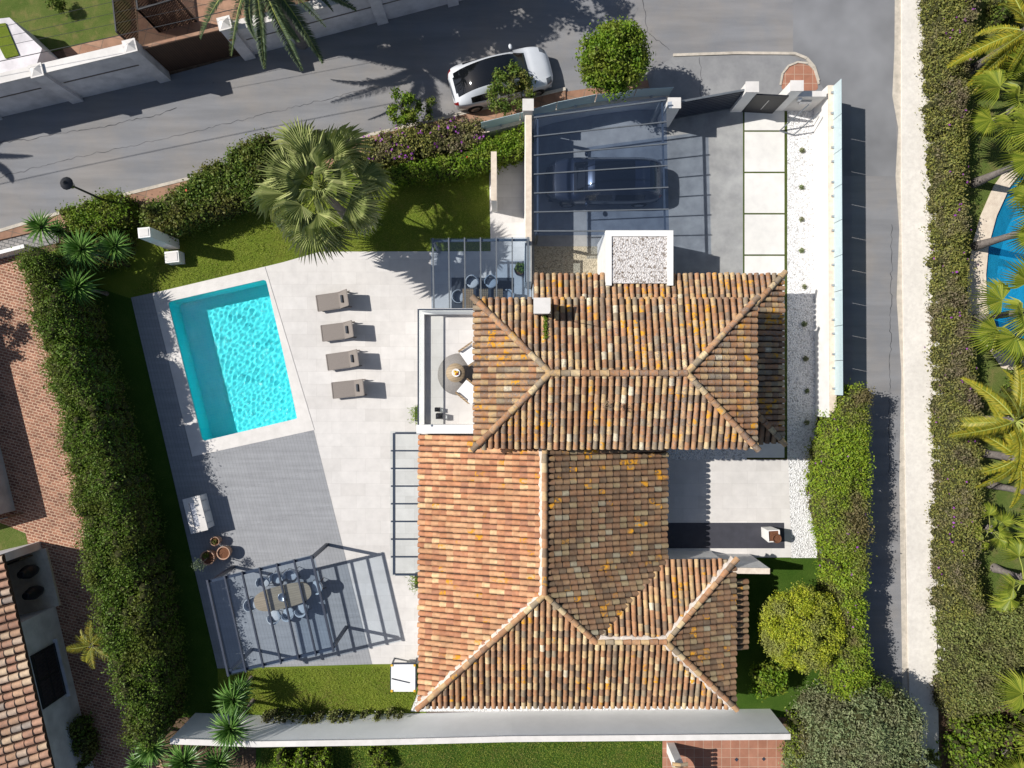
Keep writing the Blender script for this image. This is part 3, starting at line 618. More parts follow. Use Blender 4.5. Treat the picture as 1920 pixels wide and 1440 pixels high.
def slope(mb, poly, down, zf, rnd, sp=SP, cl=CL, over=.03, wide=False):    # poly in metres, down = unit plan direction down the slope
    dv = Vector((down[0], down[1])); sv = Vector((-dv.y, dv.x)); zs = zf(0, 0); gz = zf(dv.x, dv.y) - zs
    d3 = Vector((dv.x, dv.y, gz)).normalized(); s3 = Vector((sv.x, sv.y, 0)); up = s3.cross(d3); up = up if up.z > 0 else -up
    pr = [q[0] * sv.x + q[1] * sv.y for q in poly]; lo, hi = min(pr), max(pr); n = max(1, round((hi - lo) / (sp * (.95 if wide else 1)))); st = (hi - lo) / n
    hz = Vector((dv.x, dv.y, 0)).dot(d3)
    for i in range(n):
        c = lo + (i + .5) * st
        for t0, t1 in clip_line(poly, (sv.x * c, sv.y * c), dv):
            t = t1 + over + rnd.uniform(-.02, .02); wob = rnd.uniform(-.012, .012)
            while t > t0 + .03:
                u = max(t - cl / 1, t0); w1 = rnd.uniform(-.01, .01); jt = rnd.uniform(-.018, .018)
                lift = .01 + rnd.uniform(0, .01)
                A = Vector((sv.x * (c + wob) + dv.x * (u - .05), sv.y * (c + wob) + dv.y * (u - .05), 0)); B = Vector((sv.x * (c + wob + w1) + dv.x * (t + jt), sv.y * (c + wob + w1) + dv.y * (t + jt), 0))
                A.z = zf(A.x, A.y) + .0; B.z = zf(B.x, B.y) + lift
                k = rnd.uniform(.95, 1.06)
                barrel(mb, A, B, s3, up, st * (.40 if wide else .345) * k, st * (.45 if wide else .40) * k); t = u
def ridge_line(mb, a, b, rnd, r=.125, cl=.36, mi=0, lift=.05):
    a, b = Vector(a), Vector(b); d = (b - a); L = d.length; d.normalize(); s3 = d.cross(Vector((0, 0, 1))).normalized(); up = s3.cross(d)
    n = max(1, round(L / cl))
    for i in range(n):
        p = a + d * (L * i / n - .04) + up * lift; q = a + d * (L * (i + 1) / n) + up * (lift + .02) + s3 * rnd.uniform(-.012, .012); k = rnd.uniform(.95, 1.08)
        barrel(mb, p, q, s3, up, r * .86 * k, r * k, mi)
def mortar(mb, a, b, side, rnd, wd=.13):
    a, b = Vector(a), Vector(b); d = b - a; L = d.length; n = max(2, int(L / .12)); d.normalize(); s3 = d.cross(Vector((0, 0, 1))).normalized() * side
    vs = []; 
    for i in range(n + 1):
        p = a + d * L * i / n; o = .11 + wd * rnd.uniform(.3, 1)
        vs += [p + s3 * .05 + Vector((0, 0, .12)), p + s3 * o + Vector((0, 0, .055)), p + s3 * (o + .02) + Vector((0, 0, -.03))]
    mb.add(vs, [(3 * i, 3 * i + 1, 3 * i + 4, 3 * i + 3) for i in range(n)] + [(3 * i + 1, 3 * i + 2, 3 * i + 5, 3 * i + 4) for i in range(n)])
PT = .3
ZL, ZU = 2.5, 4.75
def pm(l): return [(u / S, -v / S) for u, v in l]
rnd = random.Random(3)
villa = thing('villa', 'white villa with two hipped clay tile roofs in the middle of the plot', 'house', U(100, 150))
def add_roof(name, faces, ridges, mt, mortars=(), bed_th=.1, mats=None):
    """faces: (poly in u,v, downslope in (u,v), eave coordinate, eave height, material)"""
    root = None; bed = MB()
    def zfun(d, e, z0):
        def f(x, y):
            u, v = x * S, -y * S; return z0 + PT * (e - (u * d[0] + v * d[1])) / S
        return f
    tiles = []
    for poly, d, e, z0, mk in faces:
        f = zfun(d, e, z0); q = pm(poly)
        t = MB(); tiles.append((mk, t)); slope(t, q, (d[0], -d[1]), f, rnd, wide=abs(d[0]) > .5)
        vs = [(a, b, f(a, b) - .035) for a, b in q]; k = len(vs)
        bed.add(vs + [(a, b, c - bed_th) for a, b, c in vs], [tuple(range(k)), tuple(range(2 * k - 1, k - 1, -1))] + [(i, (i + 1) % k, k + (i + 1) % k, k + i) for i in range(k)])
    root = bed.build(name, m['tilebed_endshade'], villa)
    for mk, t in tiles: t.build('roof_tiles', [m[mk], m['tilebed_endshade']], root)
    for a, b in ridges: rb = MB(); ridge_line(rb, U(*a), U(*b), rnd); rb.build('ridge_tiles', [m[mt], m['tilebed_endshade']], root)
    if mortars:
        for a, b, sd in mortars: mm = MB(); mortar(mm, U(*a), U(*b), sd, rnd); mm.build('mortar', m['mortar'], root)
    return root
zm = ZL + PT * 213.5 / S; zw = ZL + PT * 127 / S; zu = ZU + PT * 119 / S
low = add_roof('roof', [
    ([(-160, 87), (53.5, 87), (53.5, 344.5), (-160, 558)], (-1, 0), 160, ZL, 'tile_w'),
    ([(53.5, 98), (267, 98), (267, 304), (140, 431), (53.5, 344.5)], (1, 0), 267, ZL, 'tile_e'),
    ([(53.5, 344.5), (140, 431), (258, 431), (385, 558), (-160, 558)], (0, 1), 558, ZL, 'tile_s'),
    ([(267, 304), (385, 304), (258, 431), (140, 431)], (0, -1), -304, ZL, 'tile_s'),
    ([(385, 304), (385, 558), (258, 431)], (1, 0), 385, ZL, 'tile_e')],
    [((53.5, 98, zm), (53.5, 344.5, zm)), ((53.5, 344.5, zm), (-163, 561, ZL)), ((53.5, 344.5, zm), (140, 431, zw)), ((140, 431, zw), (258, 431, zw)), ((258, 431, zw), (388, 301, ZL)), ((258, 431, zw), (388, 561, ZL))],
    'tile_s', [((53.5, 100, zm), (53.5, 344.5, zm), 1), ((53.5, 344.5, zm), (-160, 558, ZL), 1), ((140, 431, zw), (258, 431, zw), -1), ((258, 431, zw), (385, 304, ZL), -1), ((258, 431, zw), (385, 558, ZL), 1)])
upr = add_roof('roof', [
    ([(-60, -136), (389, -136), (270, -17), (59, -17)], (0, -1), 136, ZU, 'tile'),
    ([(-60, 102), (389, 102), (270, -17), (59, -17)], (0, 1), 102, ZU, 'tile'),
    ([(-60, -136), (-60, 102), (59, -17)], (-1, 0), 60, ZU, 'tile'),
    ([(389, -136), (389, 102), (270, -17)], (1, 0), 389, ZU, 'tile')],
    [((59, -17, zu), (270, -17, zu)), ((59, -17, zu), (-63, -139, ZU)), ((59, -17, zu), (-63, 105, ZU)), ((270, -17, zu), (392, -139, ZU)), ((270, -17, zu), (392, 105, ZU))], 'tile')
zk = 2.56; zin = zk + PT * 87 / S
add_roof('roof', [
    ([(37, -189), (467, -189), (395, -117), (37, -117)], (0, -1), 189, zk, 'tile'),
    ([(467, -189), (467, 101), (380, 14), (380, -102)], (1, 0), 467, zk, 'tile'),
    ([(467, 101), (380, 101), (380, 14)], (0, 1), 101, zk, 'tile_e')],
    [((467 + 3, -192, zk), (389, -111, zk + PT * 78 / S)), ((470, 104, zk), (389, 23, zk + PT * 78 / S))], 'tile')
add_roof('porch_roof', [([(385, 342), (412, 342), (412, 466), (385, 466)], (1, 0), 412, 2.05, 'tile_e')], [], 'tile_e')
# walls of the villa
def wallbox(mb, u0, v0, u1, v1, z0, z1): a, b = U(u0, v0), U(u1, v1); mb.prism([(a.x, a.y), (b.x, a.y), (b.x, b.y), (a.x, b.y)], z0, z1)
mb = MB(); wallbox(mb, -146, 86, 254, 312, 0, ZL - .08); wallbox(mb, -146, 312, 372, 545, 0, ZL - .08)
wallbox(mb, -150, -128, 37, 86, 0, 2.56); wallbox(mb, 37, -174, 452, 86, 0, 2.5); wallbox(mb, -46, -122, 376, 90, 2.56, ZU - .06)
mb.build('wall', m['white_wall'], villa)
# windows and doors on the facades
def facade(u, v, wd, h, z, horiz, name='window'):
    c = U(u, v, z + h / 2); d = (wd, .06, h) if horiz else (.06, wd, h)
    f = MB().box(c, d).build(name, m['char'], villa)
    mb = MB(); n = 2
    for i in range(n):
        o = (-.5 + (i + .5) / n) * wd; q = c + (Vector((o, 0, 0)) if horiz else Vector((0, o, 0)))
        mb.box(q, ((wd / n - .1), .075, h - .12) if horiz else (.075, wd / n - .1, h - .12))
    mb.build('pane', m['window'], f)
for u, v, wd, h, z, hz, nm in ((-146.5, 150, 2.0, 2.1, .05, 0, 'door'), (-146.5, 250, 2.0, 2.1, .05, 0, 'door'), (-146.5, 350, 2.0, 2.1, .05, 0, 'door'), (-146.5, 470, 1.8, 1.2, .9, 0, 'window'),
                       (-150.5, -20, 2.6, 2.1, .05, 0, 'door'), (-60, -128.5, 2.6, 2.1, .05, 1, 'door'), (-46.5, -30, 2.4, 2.0, 2.66, 0, 'door'), (200, 90.5, 1.4, .9, 3.4, 1, 'window'),
                       (376.5, -20, 1.2, .7, 3.9, 0, 'window'), (254.5, 200, 1.6, 2.1, .05, 0, 'door'), (60, 545.5, 1.4, 1.1, 1, 1, 'window'), (240, 545.5, 1.4, 1.1, 1, 1, 'window'), (372.5, 470, 1.0, 2.0, .05, 0, 'door'), (330, -174.5, 1.6, 1.1, 1, 1, 'window')):
    facade(u, v, wd, h, z, hz, nm)
# chimney on the upper roof, with a wire aerial
ch = MB(); c = P(1016, 574, 5.35); c = P(1016, 574, 5.9); ch.box((c.x, c.y, 5.3), (.52, .46, 1.4)); ch.box((c.x, c.y, 6.03), (.62, .58, .1))
chimney = ch.build('chimney', m['coping'], upr)
MB().tube([(c.x + .27, c.y - .3, 5.0), (c.x + .27, c.y - .3, 7.1)], .015, 6).build('aerial', m['black'], chimney)
pk = NP.normal(0, 1, (90, 3)); pk[:, 2] = abs(pk[:, 2]); leaf_obj('dry_tuft', pk * .09 + np.array([c.x, c.y, 6.1]), pk, .12, m['palm_dead'], None, .2).parent = chimney
wd_ = P(1022, 613, 5.15); weed = thing('roof_weed', 'strip of green weeds growing between the roof tiles below the chimney', 'weed', (wd_.x, wd_.y, 5.1)); n_ = 260
yy = NP.uniform(-.45, .45, n_); leaf_obj('foliage', np.stack([NP.normal(wd_.x, .04, n_), wd_.y + yy, 5.22 - yy * .3 + NP.uniform(0, .06, n_)], 1), NP.normal(0, .4, (n_, 3)) + np.array([0, 0, 1]), .08, m['lf_green'], weed, .4)
# balcony: parapet, copings and glass railing
bal = MB(); zb = 2.58
def rect(mb, u0, v0, u1, v1, z0, z1): wallbox(mb, u0, v0, u1, v1, z0, z1)
rect(bal, -158, -128, -46, 84, zb - .1, zb + .02); bal_o = bal.build('balcony', m['stone'], villa)
mb = MB(); rect(mb, -161, -129, -150, 69, zb, zb + .28); rect(mb, -150, -129, -46, -119, zb, zb + .28); rect(mb, -162, 69, -44, 84, zb + .021, zb + .5); mb.build('parapet', m['white_wall'], bal_o)
mb = MB(); rect(mb, -156.2, -124, -155.6, 68, zb + .28, zb + 1.0); mb.build('railing_glass', m['glass_rail'], bal_o)
mb = MB(); rect(mb, -155, -124.3, -46, -123.7, zb + .28, zb + 1.0); mb.build('railing_glass', m['glass_rail'], bal_o)
mb = MB(); rect(mb, -157.2, -125, -154.6, 68, zb + 1.0, zb + 1.03); rect(mb, -154.6, -125.2, -46, -122.8, zb + 1.0, zb + 1.03); mb.build('handrail', m['char'], bal_o)
# entrance box with gravel roof
zp = 2.9; mb = MB(); rect(mb, 160, -262, 275, -174.5, 0, zp - .12); rect(mb, 160, -262, 275, -252, zp - .12, zp); rect(mb, 160, -252, 170, -168, zp - .12, zp); rect(mb, 265, -252, 275, -168, zp - .12, zp)
por = mb.build('entrance_porch', m['white_wall'], villa)
mb = MB(); rect(mb, 170.3, -251.7, 264.7, -172, zp - .118, zp - .06); mb.build('gravel_roof', m['roof_pebbles'], por)
MB().box(U(217, -262.6, 1.05), (1.0, .06, 2.1)).build('door', m['char'], por)
# glass canopy on the garden front
def glass_roof(name, corners, n, z, fw, parent, across=0, extend=.12, gm='glass_clear', fm='char', z_slope=0.0, rh=.1):
    """corners: NW, NE, SE, SW world xy; rafters run from the N side to the S side (across=0) or W to E (across=1)"""
    A, B, D, E = [Vector((q[0], q[1], z)) for q in corners]
    if across: A, B, D, E = A, E, D, B          # swap so that the rafters run between edges A-B and E-D
    fr = MB(); dirAE = (E - A).normalized(); dirAB = (B - A).normalized()
    fr.bar(A, B, fw, fw * 1.2); fr.bar(E, D, fw, fw * 1.2)
    f = fr.build('frame', m[fm], parent)
    for i in range(n):
        t = i / (n - 1); p = A.lerp(B, t); q = E.lerp(D, t); dd = (q - p).normalized(); up = Vector((0, 0, fw * .6 + rh * .5 + .014))
        if 0 < i < n - 1: ww = fw * .62
        else: ww = fw * .8
        MB().bar(p - dd * extend + up, q + dd * extend + up, ww, rh).build('rafter', m[fm], parent)
    gl = MB(); zt = fw * .6 + .007; ex = dirAB * extend; ey = dirAE * extend
    q4 = [A - ex - ey, B + ex - ey, D + ex + ey, E - ex + ey]; k = n - 1
    for i in range(k):
        t0, t1 = i / k, (i + 1) / k; a, b, c_, d_ = q4[0].lerp(q4[1], t0), q4[0].lerp(q4[1], t1), q4[3].lerp(q4[2], t1), q4[3].lerp(q4[2], t0); up = Vector((0, 0, zt))
        gl.add([a + up, b + up, c_ + up, d_ + up], [(0, 1, 2, 3)])
    gl.build('glass_roof', m[gm], parent)
    return f
can = MB(); cz = 2.42
fr = MB(); a, b, c_, d_ = P(739, 812, cz), P(790, 812, cz), P(790, 1077, cz), P(739, 1077, cz)
fr.bar(a, d_, .1, .1); fr.bar(a + Vector((.05, 0, 0)), b, .08, .08); fr.bar(d_ + Vector((.05, 0, 0)), c_, .08, .08); canopy = fr.build('glass_canopy', m['char'], villa)
for i in range(1, 8):
    y = 812 + 265 * i / 8; MB().bar(P(733, y, cz + .08), P(790, y, cz + .08), .06, .06).build('glazing_bar', m['char'], canopy)
mb = MB(); q = [P(732, 808, cz + .12), P(790, 808, cz + .12), P(790, 1080, cz + .12), P(732, 1080, cz + .12)]; mb.add(q, [(0, 1, 2, 3)]); mb.build('glass_pane', m['glass_clear'], canopy)

# ------------------------------------------------------------------ pergolas and carport
def posts(root, pts, z, wd=.13, mat='char'):
    for p in pts: MB().box((p[0], p[1], z / 2), (wd, wd, z)).build('post', m[mat], root)
zq = 2.5
cs = [P(392, 1090, zq), P(586, 1044, zq), P(626, 1215, zq), P(430, 1261, zq)]
pg = thing('glass_pergola', 'charcoal metal pergola with glass roof over the oval table on the grey deck', 'pergola', ((cs[0].x + cs[2].x) / 2, (cs[0].y + cs[2].y) / 2, 0))
glass_roof('p', cs, 7, zq, .1, pg, 0, .1, 'glass_haze'); posts(pg, [c.lerp((cs[0] + cs[2]) / 2, .02) for c in cs], zq - .07)
zq = 2.5
cs = [P(812, 452, zq), P(990, 450, zq), P(990, 580, zq), P(814, 580, zq)]
pg = thing('glass_pergola', 'glass roofed pergola against the white house over a slatted dining table', 'pergola', ((cs[0].x + cs[2].x) / 2, (cs[0].y + cs[2].y) / 2, 0))
glass_roof('p', cs, 7, zq, .085, pg, 0, .1, 'glass_mid', 'steelblue', rh=.07); posts(pg, [cs[0], cs[1]], zq - .06, .11, 'steelblue')
zq = 2.55
cs = [P(1008, 221, zq), P(1241, 190, zq), P(1247, 434, zq), P(1008, 434, zq)]
cpt = thing('carport', 'blue tinted glass carport standing over the dark car in the driveway', 'carport', ((cs[0].x + cs[2].x) / 2, (cs[0].y + cs[2].y) / 2, 0))
glass_roof('p', cs, 7, zq, .07, cpt, 1, .16, 'glass_blue', 'steelblue', rh=.06); posts(cpt, [cs[1], cs[2], cs[0], cs[3]], zq - .07, .13, 'steelblue')

# ------------------------------------------------------------------ walls, fences, gates of the plot
def wall_thing(name, label, cat, line, wd, z1, mat, cap=None, cap_w=None, z0=-.02, group=None):
    pts = [Vector((p.x, p.y, 0)) for p in line]; root = thing(name, label, cat, pts[0], group=group); mb = MB(); cb = MB()
    for a, b in zip(pts[:-1], pts[1:]):
        n = Vector((-(b - a).y, (b - a).x, 0)).normalized(); mb.prism([a - n * wd / 2, b - n * wd / 2, b + n * wd / 2, a + n * wd / 2], z0, z1)
        if cap: k = cap_w or wd + .06; cb.prism([a - n * k / 2, b - n * k / 2, b + n * k / 2, a + n * k / 2], z1 + .002, z1 + .05)
    mb.build('wall_face', mat, root)
    if cap: cb.build('coping', cap, root)
    return root
we = wall_thing('boundary_wall', 'white wall with cream coping and pale teal glass along the side road', 'wall', [U(572, -535), U(575, 60)], .32, 1.4, m['white_wall'], m['cream'], .3)
for i in range(9):
    v0 = -533 + i * 61.5; ug = lambda v: 574.5 + 3 * (v + 535) / 595
    mb = MB(); mb.prism([U(ug(v0), v0), U(ug(v0) + .8, v0), U(ug(v0 + 60.6) + .8, v0 + 60.6), U(ug(v0 + 60.6), v0 + 60.6)], 1.45, 2.2); mb.build('glass_panel', m['glass_teal'], we)
    for f in (.2, .8): MB().box(U(ug(v0) - 1.6, v0 + 61 * f, 1.5), (.14, .08, .1)).build('clamp', m['steel'], we)
wn = wall_thing('boundary_wall', 'curved low white wall with teal glass panels facing the street', 'wall', [P(905, 262), P(975, 245), P(1040, 226), P(1110, 212), P(1180, 203), P(1245, 200)], .2, 1.05, m['white_wall'], m['cream'], .22)
ln = [P(905, 262), P(975, 245), P(1040, 226), P(1110, 212), P(1180, 203), P(1245, 200)]
for a, b in zip(ln[:-1], ln[1:]):
    d = (b - a).normalized() * .015; n = Vector((-(b - a).y, (b - a).x, 0)).normalized()
    MB().prism([a + d + n * .05, b - d + n * .05, b - d + n * .065, a + d + n * .065], 1.1, 1.95).build('glass_panel', m['glass_teal'], wn)
    q = a.lerp(b, .5) + n * .04; MB().box((q.x, q.y, 1.15), (.1, .1, .12)).build('clamp', m['steel'], wn)
ws = wall_thing('boundary_wall', 'long white garden wall along the bottom edge of the plot', 'wall', [U(-594, 621), U(-445, 626), U(-240, 623), U(0, 617), U(484, 613)], .2, 2.3, m['bright_wall'], m['coping'], .24)
wall_thing('garden_wall', 'narrow white wall with cream coping beside the carport', 'wall', [U(29, -472), U(29, -180)], .3, 2.0, m['white_wall'], m['cream'], .26)
wall_thing('garden_wall', 'short white wall ending on the lawn near the fan palm', 'wall', [U(-32, -408), U(-32, -322)], .22, 2.0, m['white_wall'], m['cream'], .24)
wall_thing('garden_wall', 'white wall with pale coping joining the house beside the dark paved area', 'wall', [U(372, 322), U(445, 323)], .22, 2.5, m['white_wall'], m['cream'], .24)
wall_thing('garden_wall', 'low pale wall edging the cobbled path behind the dark hedge', 'wall', [P(-300, 565), P(0, 482), P(62, 466)], .16, .6, m['white_wall'], None)
wall_thing('boundary_wall', 'low pale wall between the pavement and the long bougainvillea hedge', 'wall', [P(1743, -300), P(1747, 400), P(1753, 800), P(1764, 1270)], .18, .45, m['white_wall'])
# gates
def pillar(label, p, wd, dp, h, mat='white_wall', rz=0.0, cap=True, group=None):
    root = thing('gate_pillar', label, 'pillar', (p.x, p.y, 0), group=group); MB().box((p.x, p.y, h / 2), (wd, dp, h), rz).build('shaft', m[mat], root)
    MB().box((p.x, p.y, h + .032), (wd + .05, dp + .05, .06), rz).build('cap', m['coping'], root); return root
pillar('white gate pillar between the carport and the dark sliding gate', U(283, -490), .5, .4, 2.2)
pillar('white gate pillar between the sliding gate and the pedestrian door', U(419, -518), .5, .4, 2.2)
pillar('white gate pillar beside the letterbox panel at the street corner', U(497, -520), .5, .4, 2.2)
pillar('white pillar at the street end of the wall beside the carport', U(28, -486), .42, .45, 2.25)
sg = thing('sliding_gate', 'dark slatted sliding gate across the driveway entrance', 'gate', U(350, -500))
a, b = U(294, -496), U(409, -517); mb = MB()
mb.bar(Vector((a.x, a.y, 1.02)), Vector((b.x, b.y, 1.02)), .05, 1.86); mb.build('gate_panel', m['char'], sg)
mb = MB(); mb.bar(Vector((a.x, a.y, 1.99)), Vector((b.x, b.y, 1.99)), .08, .07); mb.bar(Vector((a.x, a.y, .06)), Vector((b.x, b.y, .06)), .08, .07); mb.build('gate_frame', m['steelblue'], sg)
mb = MB()
for i in range(9): z = .2 + i * .2; mb.bar(Vector((a.x, a.y - .035, z)), Vector((b.x, b.y - .035, z)), .02, .14)
mb.build('slat', m['char'], sg)
dg = thing('pedestrian_gate', 'black pedestrian door between two white gate pillars', 'gate', U(455, -515))
a, b = U(430, -510), U(487, -507); MB().bar(Vector((a.x, a.y, 1.02)), Vector((b.x, b.y, 1.02)), .06, 1.9).build('door_leaf', m['black'], dg); MB().bar(Vector((a.x + .7, a.y - .07, .5)), Vector((a.x + .7, a.y - .07, 1.5)), .03, .03).build('handle', m['steel'], dg)
lb = thing('letterbox_wall', 'grey wall panel with letterbox at the corner of the white gravel', 'wall', U(520, -515))
MB().prism([U(508, -522), U(560, -522), U(560, -512), U(508, -512)], 0, 1.6).build('wall_face', m['coping'], lb); MB().box(U(530, -511, 1.1), (.5, .12, .25)).build('letterbox', m['steel'], lb); MB().box(U(516, -511, 1.35), (.16, .1, .22)).build('intercom', m['white_paint'], lb)
br = thing('wall_bracket', 'slim grey metal angle frame standing on the white gravel', 'frame', U(535, -480))
mb = MB(); q = [U(531, -500, 1.45), U(501, -474, 0.05), U(527, -466, .05), U(552, -488, 1.3)]
for a, b in zip(q[:-1], q[1:]): mb.bar(a, b, .05, .05)
mb.build('metal_bar', m['steelblue'], br)
# white blocks in the north-west corner
def block(label, px0, h, wd, dp, rz, ht):
    p = P(*px0); root = thing('white_pillar', label, 'pillar', (p.x, p.y, 0)); MB().box((p.x, p.y, h / 2), (wd, dp, h), rz).build('shaft', m['white_wall'], root); MB().box((p.x, p.y, h + .012), (wd - .12, dp - .12, .02), rz).build('cap', m['coping'], root)
block('tall white pillar standing in the planting near the yuccas', (326, 459), 2.6, .5, .42, .1, 0)
block('low white block on the lawn beside the tall pillar', (334, 486), .6, .62, .5, .1, 0)

# ------------------------------------------------------------------ north neighbours' wall
def neighbour_wall(name, label, pts, h, wd=.32):
    line = [P(*q) for q in pts]; root = thing(name, label, 'wall', line[0]); mb = MB(); cb = MB(); rb = MB()
    for a, b in zip(line[:-1], line[1:]):
        n = Vector((-(b - a).y, (b - a).x, 0)).normalized(); o = n * .16
        mb.prism([a, b, b + n * wd, a + n * wd], -.02, h); cb.prism([a - n * .05, b - n * .05, b + n * (wd + .05), a + n * (wd + .05)], h + .002, h + .06)
        d = (b - a).normalized(); L = (b - a).length
        rb.prism([a + d * .5 - n * .012, b - d * .5 - n * .012, b - d * .5 - n * .002, a + d * .5 - n * .002], h * .58, h * .6 + .03)
    mb.build('wall_face', m['lilac_wall'], root); cb.build('coping', m['coping'], root); rb.build('ledge', m['bark'], root); return root
neighbour_wall('street_wall', 'stained white street wall with panels left of the brown gate', [(-300, 291), (140, 187), (318, 145)], 2.6)
neighbour_wall('street_wall', 'shaded white street wall right of the brown gate', [(462, 106), (850, 5), (1010, -37)], 2.2)
gp = [((-10, 222), 2.7, 'leftmost pillar of the stained street wall by the frame edge'), ((142, 188), 2.7, 'middle pillar of the stained white street wall'), ((306, 149), 2.85, 'white pillar at the left side of the brown gate'), ((465, 107), 2.7, 'white pillar with a small red plate right of the brown gate'), ((573, 78), 2.4, 'pillar in the shaded street wall under the date palm'), ((714, 41), 2.4, 'middle pillar of the shaded street wall'), ((846, 7), 2.4, 'pillar at the right end of the shaded street wall')]
for (q, h, lb_) in gp:
    p = P(*q); p += Vector((.05, .13, 0)); o = pillar(lb_, p, .5, .5, h, 'lilac_wall', math.radians(14), group='pillars of the street wall'); mb = MB(); mb.lathe([(.3, h + .065), (.0, h + .2)], (p.x, p.y, 0), 4, rz=math.radians(59), sm=False); mb.build('cap_point', m['coping'], o)
p = P(465, 107); MB().box((p.x + .02, p.y - .14, 1.9), (.22, .03, .12), math.radians(14)).build('plate', m['red'], bpy.data.objects['gate_pillar.007'] if 'gate_pillar.007' in bpy.data.objects else None)
ng = thing('driveway_gate', 'brown timber driveway gate between two white pillars across the street', 'gate', P(390, 125))
a, b = P(318, 138), P(456, 104); MB().bar(Vector((a.x, a.y + .1, 1.15)), Vector((b.x, b.y + .1, 1.15)), .08, 2.2).build('gate_panel', m['brownwood'], ng); MB().bar(Vector((a.x, a.y + .1, 2.29)), Vector((b.x, b.y + .1, 2.29)), .14, .08).build('top_rail', m['terracotta'], ng)
def lattice(label, a, b, h):
    a, b = Vector((a.x, a.y, 0)), Vector((b.x, b.y, 0)); root = thing('lattice_fence', label, 'fence', a); mb = MB(); L = (b - a).length; d = (b - a).normalized(); n = int(L / .14) + int(h / .14)
    for i in range(n):
        for sg_ in (0, 1):
            s0 = i * .14 - h; x0, z0, x1, z1 = s0, 0, s0 + h, h
            if x0 < 0: z0 = -x0; x0 = 0
            if x1 > L: z1 = h - (x1 - L); x1 = L
            if x1 <= x0: continue
            if sg_: z0, z1 = h - z0, h - z1
            mb.bar(a + d * x0 + Vector((0, 0, z0)), a + d * x1 + Vector((0, 0, z1)), .02, .035)
    mb.build('lattice_panel', m['brownwood'], root)
    fb = MB(); fb.bar(a + Vector((0, 0, h)), b + Vector((0, 0, h)), .06, .06); fb.bar(a, a + Vector((0, 0, h)), .07, .07); fb.bar(b, b + Vector((0, 0, h)), .07, .07); fb.build('frame', m['black'], root)
lattice('dark lattice fence panel at the edge of the neighbour lawn', P(262, 98), P(242, -80), 1.9)
lattice('brown lattice fence panel beside the terracotta yard', P(300, 60), P(368, 40), 1.9)
lattice('second brown lattice panel along the terracotta yard', P(300, 60), P(286, -60), 1.9)
pl = thing('raised_planter', 'white walled raised planter with a strip of grass beside the neighbour lawn', 'planter', P(20, 150))
mb = MB(); q = [P(-180, 90), P(62, 65), P(120, 120), P(110, 150), P(-180, 240)]; mb.prism(q, 0, 1.5); mb.build('planter_wall', m['lilac_wall'], pl)
mb = MB(); mb.prism([P(25, 80, 0), P(56, 76), P(80, 133), P(56, 139)], 1.502, 1.56); mb.build('planted_grass', m['grass'], pl)
for i, (a, b, z, r, lb_) in enumerate([((-700, 251), (520, -2), 5.8, .016, 'thick black cable, lowest of the overhead lines at top left'), ((-700, 215), (560, -30), 4.2, .009, 'thin overhead wire just above the thick cable'), ((-700, 209), (560, -56), 4.2, .009, 'second thin overhead wire over the neighbour lawn'), ((-700, 193), (560, -80), 4.2, .009, 'uppermost thin overhead wire over the neighbour lawn')]):
    pa, pb = P(*a, z), P(*b, z); mb = MB(); mb.tube([pa.lerp(pb, t) + Vector((0, 0, -.3 * 4 * t * (1 - t))) for t in np.linspace(0, 1, 20)], r, 6)
    tag(mb.build('overhead_cable', m['black']), lb_, 'cable', 'overhead cables')
# street lamp
p = P(232, 392); lamp = thing('street_lamp', 'black street lamp with round lantern leaning over the pavement edge', 'street lamp', (p.x, p.y, 0)); hz = 4.0
MB().tube([p, p + Vector((0, 0, .5)), p + Vector((0, 0, hz - .3))], [.07, .05, .04], 10).build('pole', m['black'], lamp)
MB().lathe([(.05, hz - .3), (.12, hz - .25), (.2, hz + .05), (.22, hz + .1), (.16, hz + .14), (.0, hz + .16)], (p.x, p.y, 0), 12).build('lantern', m['window'], lamp)
mb = MB(); mb.lathe([(.26, hz + .1), (.24, hz + .14), (.12, hz + .22), (.05, hz + .26), (.05, hz + .3), (0, hz + .32)], (p.x, p.y, 0), 12); mb.build('lantern_cap', m['black'], lamp)

# ------------------------------------------------------------------ cars
def cr(xs, ys, x):                                    # smooth interpolation through the station table
    for i in range(len(xs) - 1):
        if x <= xs[i + 1]: break
    t = (x - xs[i]) / (xs[i + 1] - xs[i]); p0 = ys[max(i - 1, 0)]; p1 = ys[i]; p2 = ys[i + 1]; p3 = ys[min(i + 2, len(xs) - 1)]
    m1 = (p2 - p0) / (xs[i + 1] - xs[max(i - 1, 0)]) * (xs[i + 1] - xs[i]); m2 = (p3 - p1) / (xs[min(i + 2, len(xs) - 1)] - xs[i]) * (xs[i + 1] - xs[i])
    return (2 * t ** 3 - 3 * t * t + 1) * p1 + (t ** 3 - 2 * t * t + t) * m1 + (-2 * t ** 3 + 3 * t * t) * p2 + (t ** 3 - t * t) * m2
def carpaint(name, c, metal, rough):
    n = NT(name); n.b.inputs['Coat Weight'].default_value = .8; n.b.inputs['Coat Roughness'].default_value = .04; v = n.coord(world=False)
    return n.fin(n.ramp(n.noise(v, 3, 3), [(.3, c), (.7, tuple(x * .95 for x in c))]), rough, .5, metal)
m['car_white'] = carpaint('white_car_paint', (.62, .64, .67), .0, .3); m['car_dark'] = carpaint('dark_car_paint', (.022, .028, .045), .3, .28)
m['car_glass'] = plain('car_glass', (.006, .007, .009), None, 2, .04, .6, big=0)
m['lamp_clear'] = plain('headlight_lens', (.12, .13, .15), None, 3, .1, .6, big=0); m['lamp_red'] = plain('tail_light_lens', (.2, .01, .01), None, 3, .15, .5, big=0); m['alloy'] = plain('alloy_wheel', (.3, .31, .33), None, 3, .3, .5, .8, big=0)
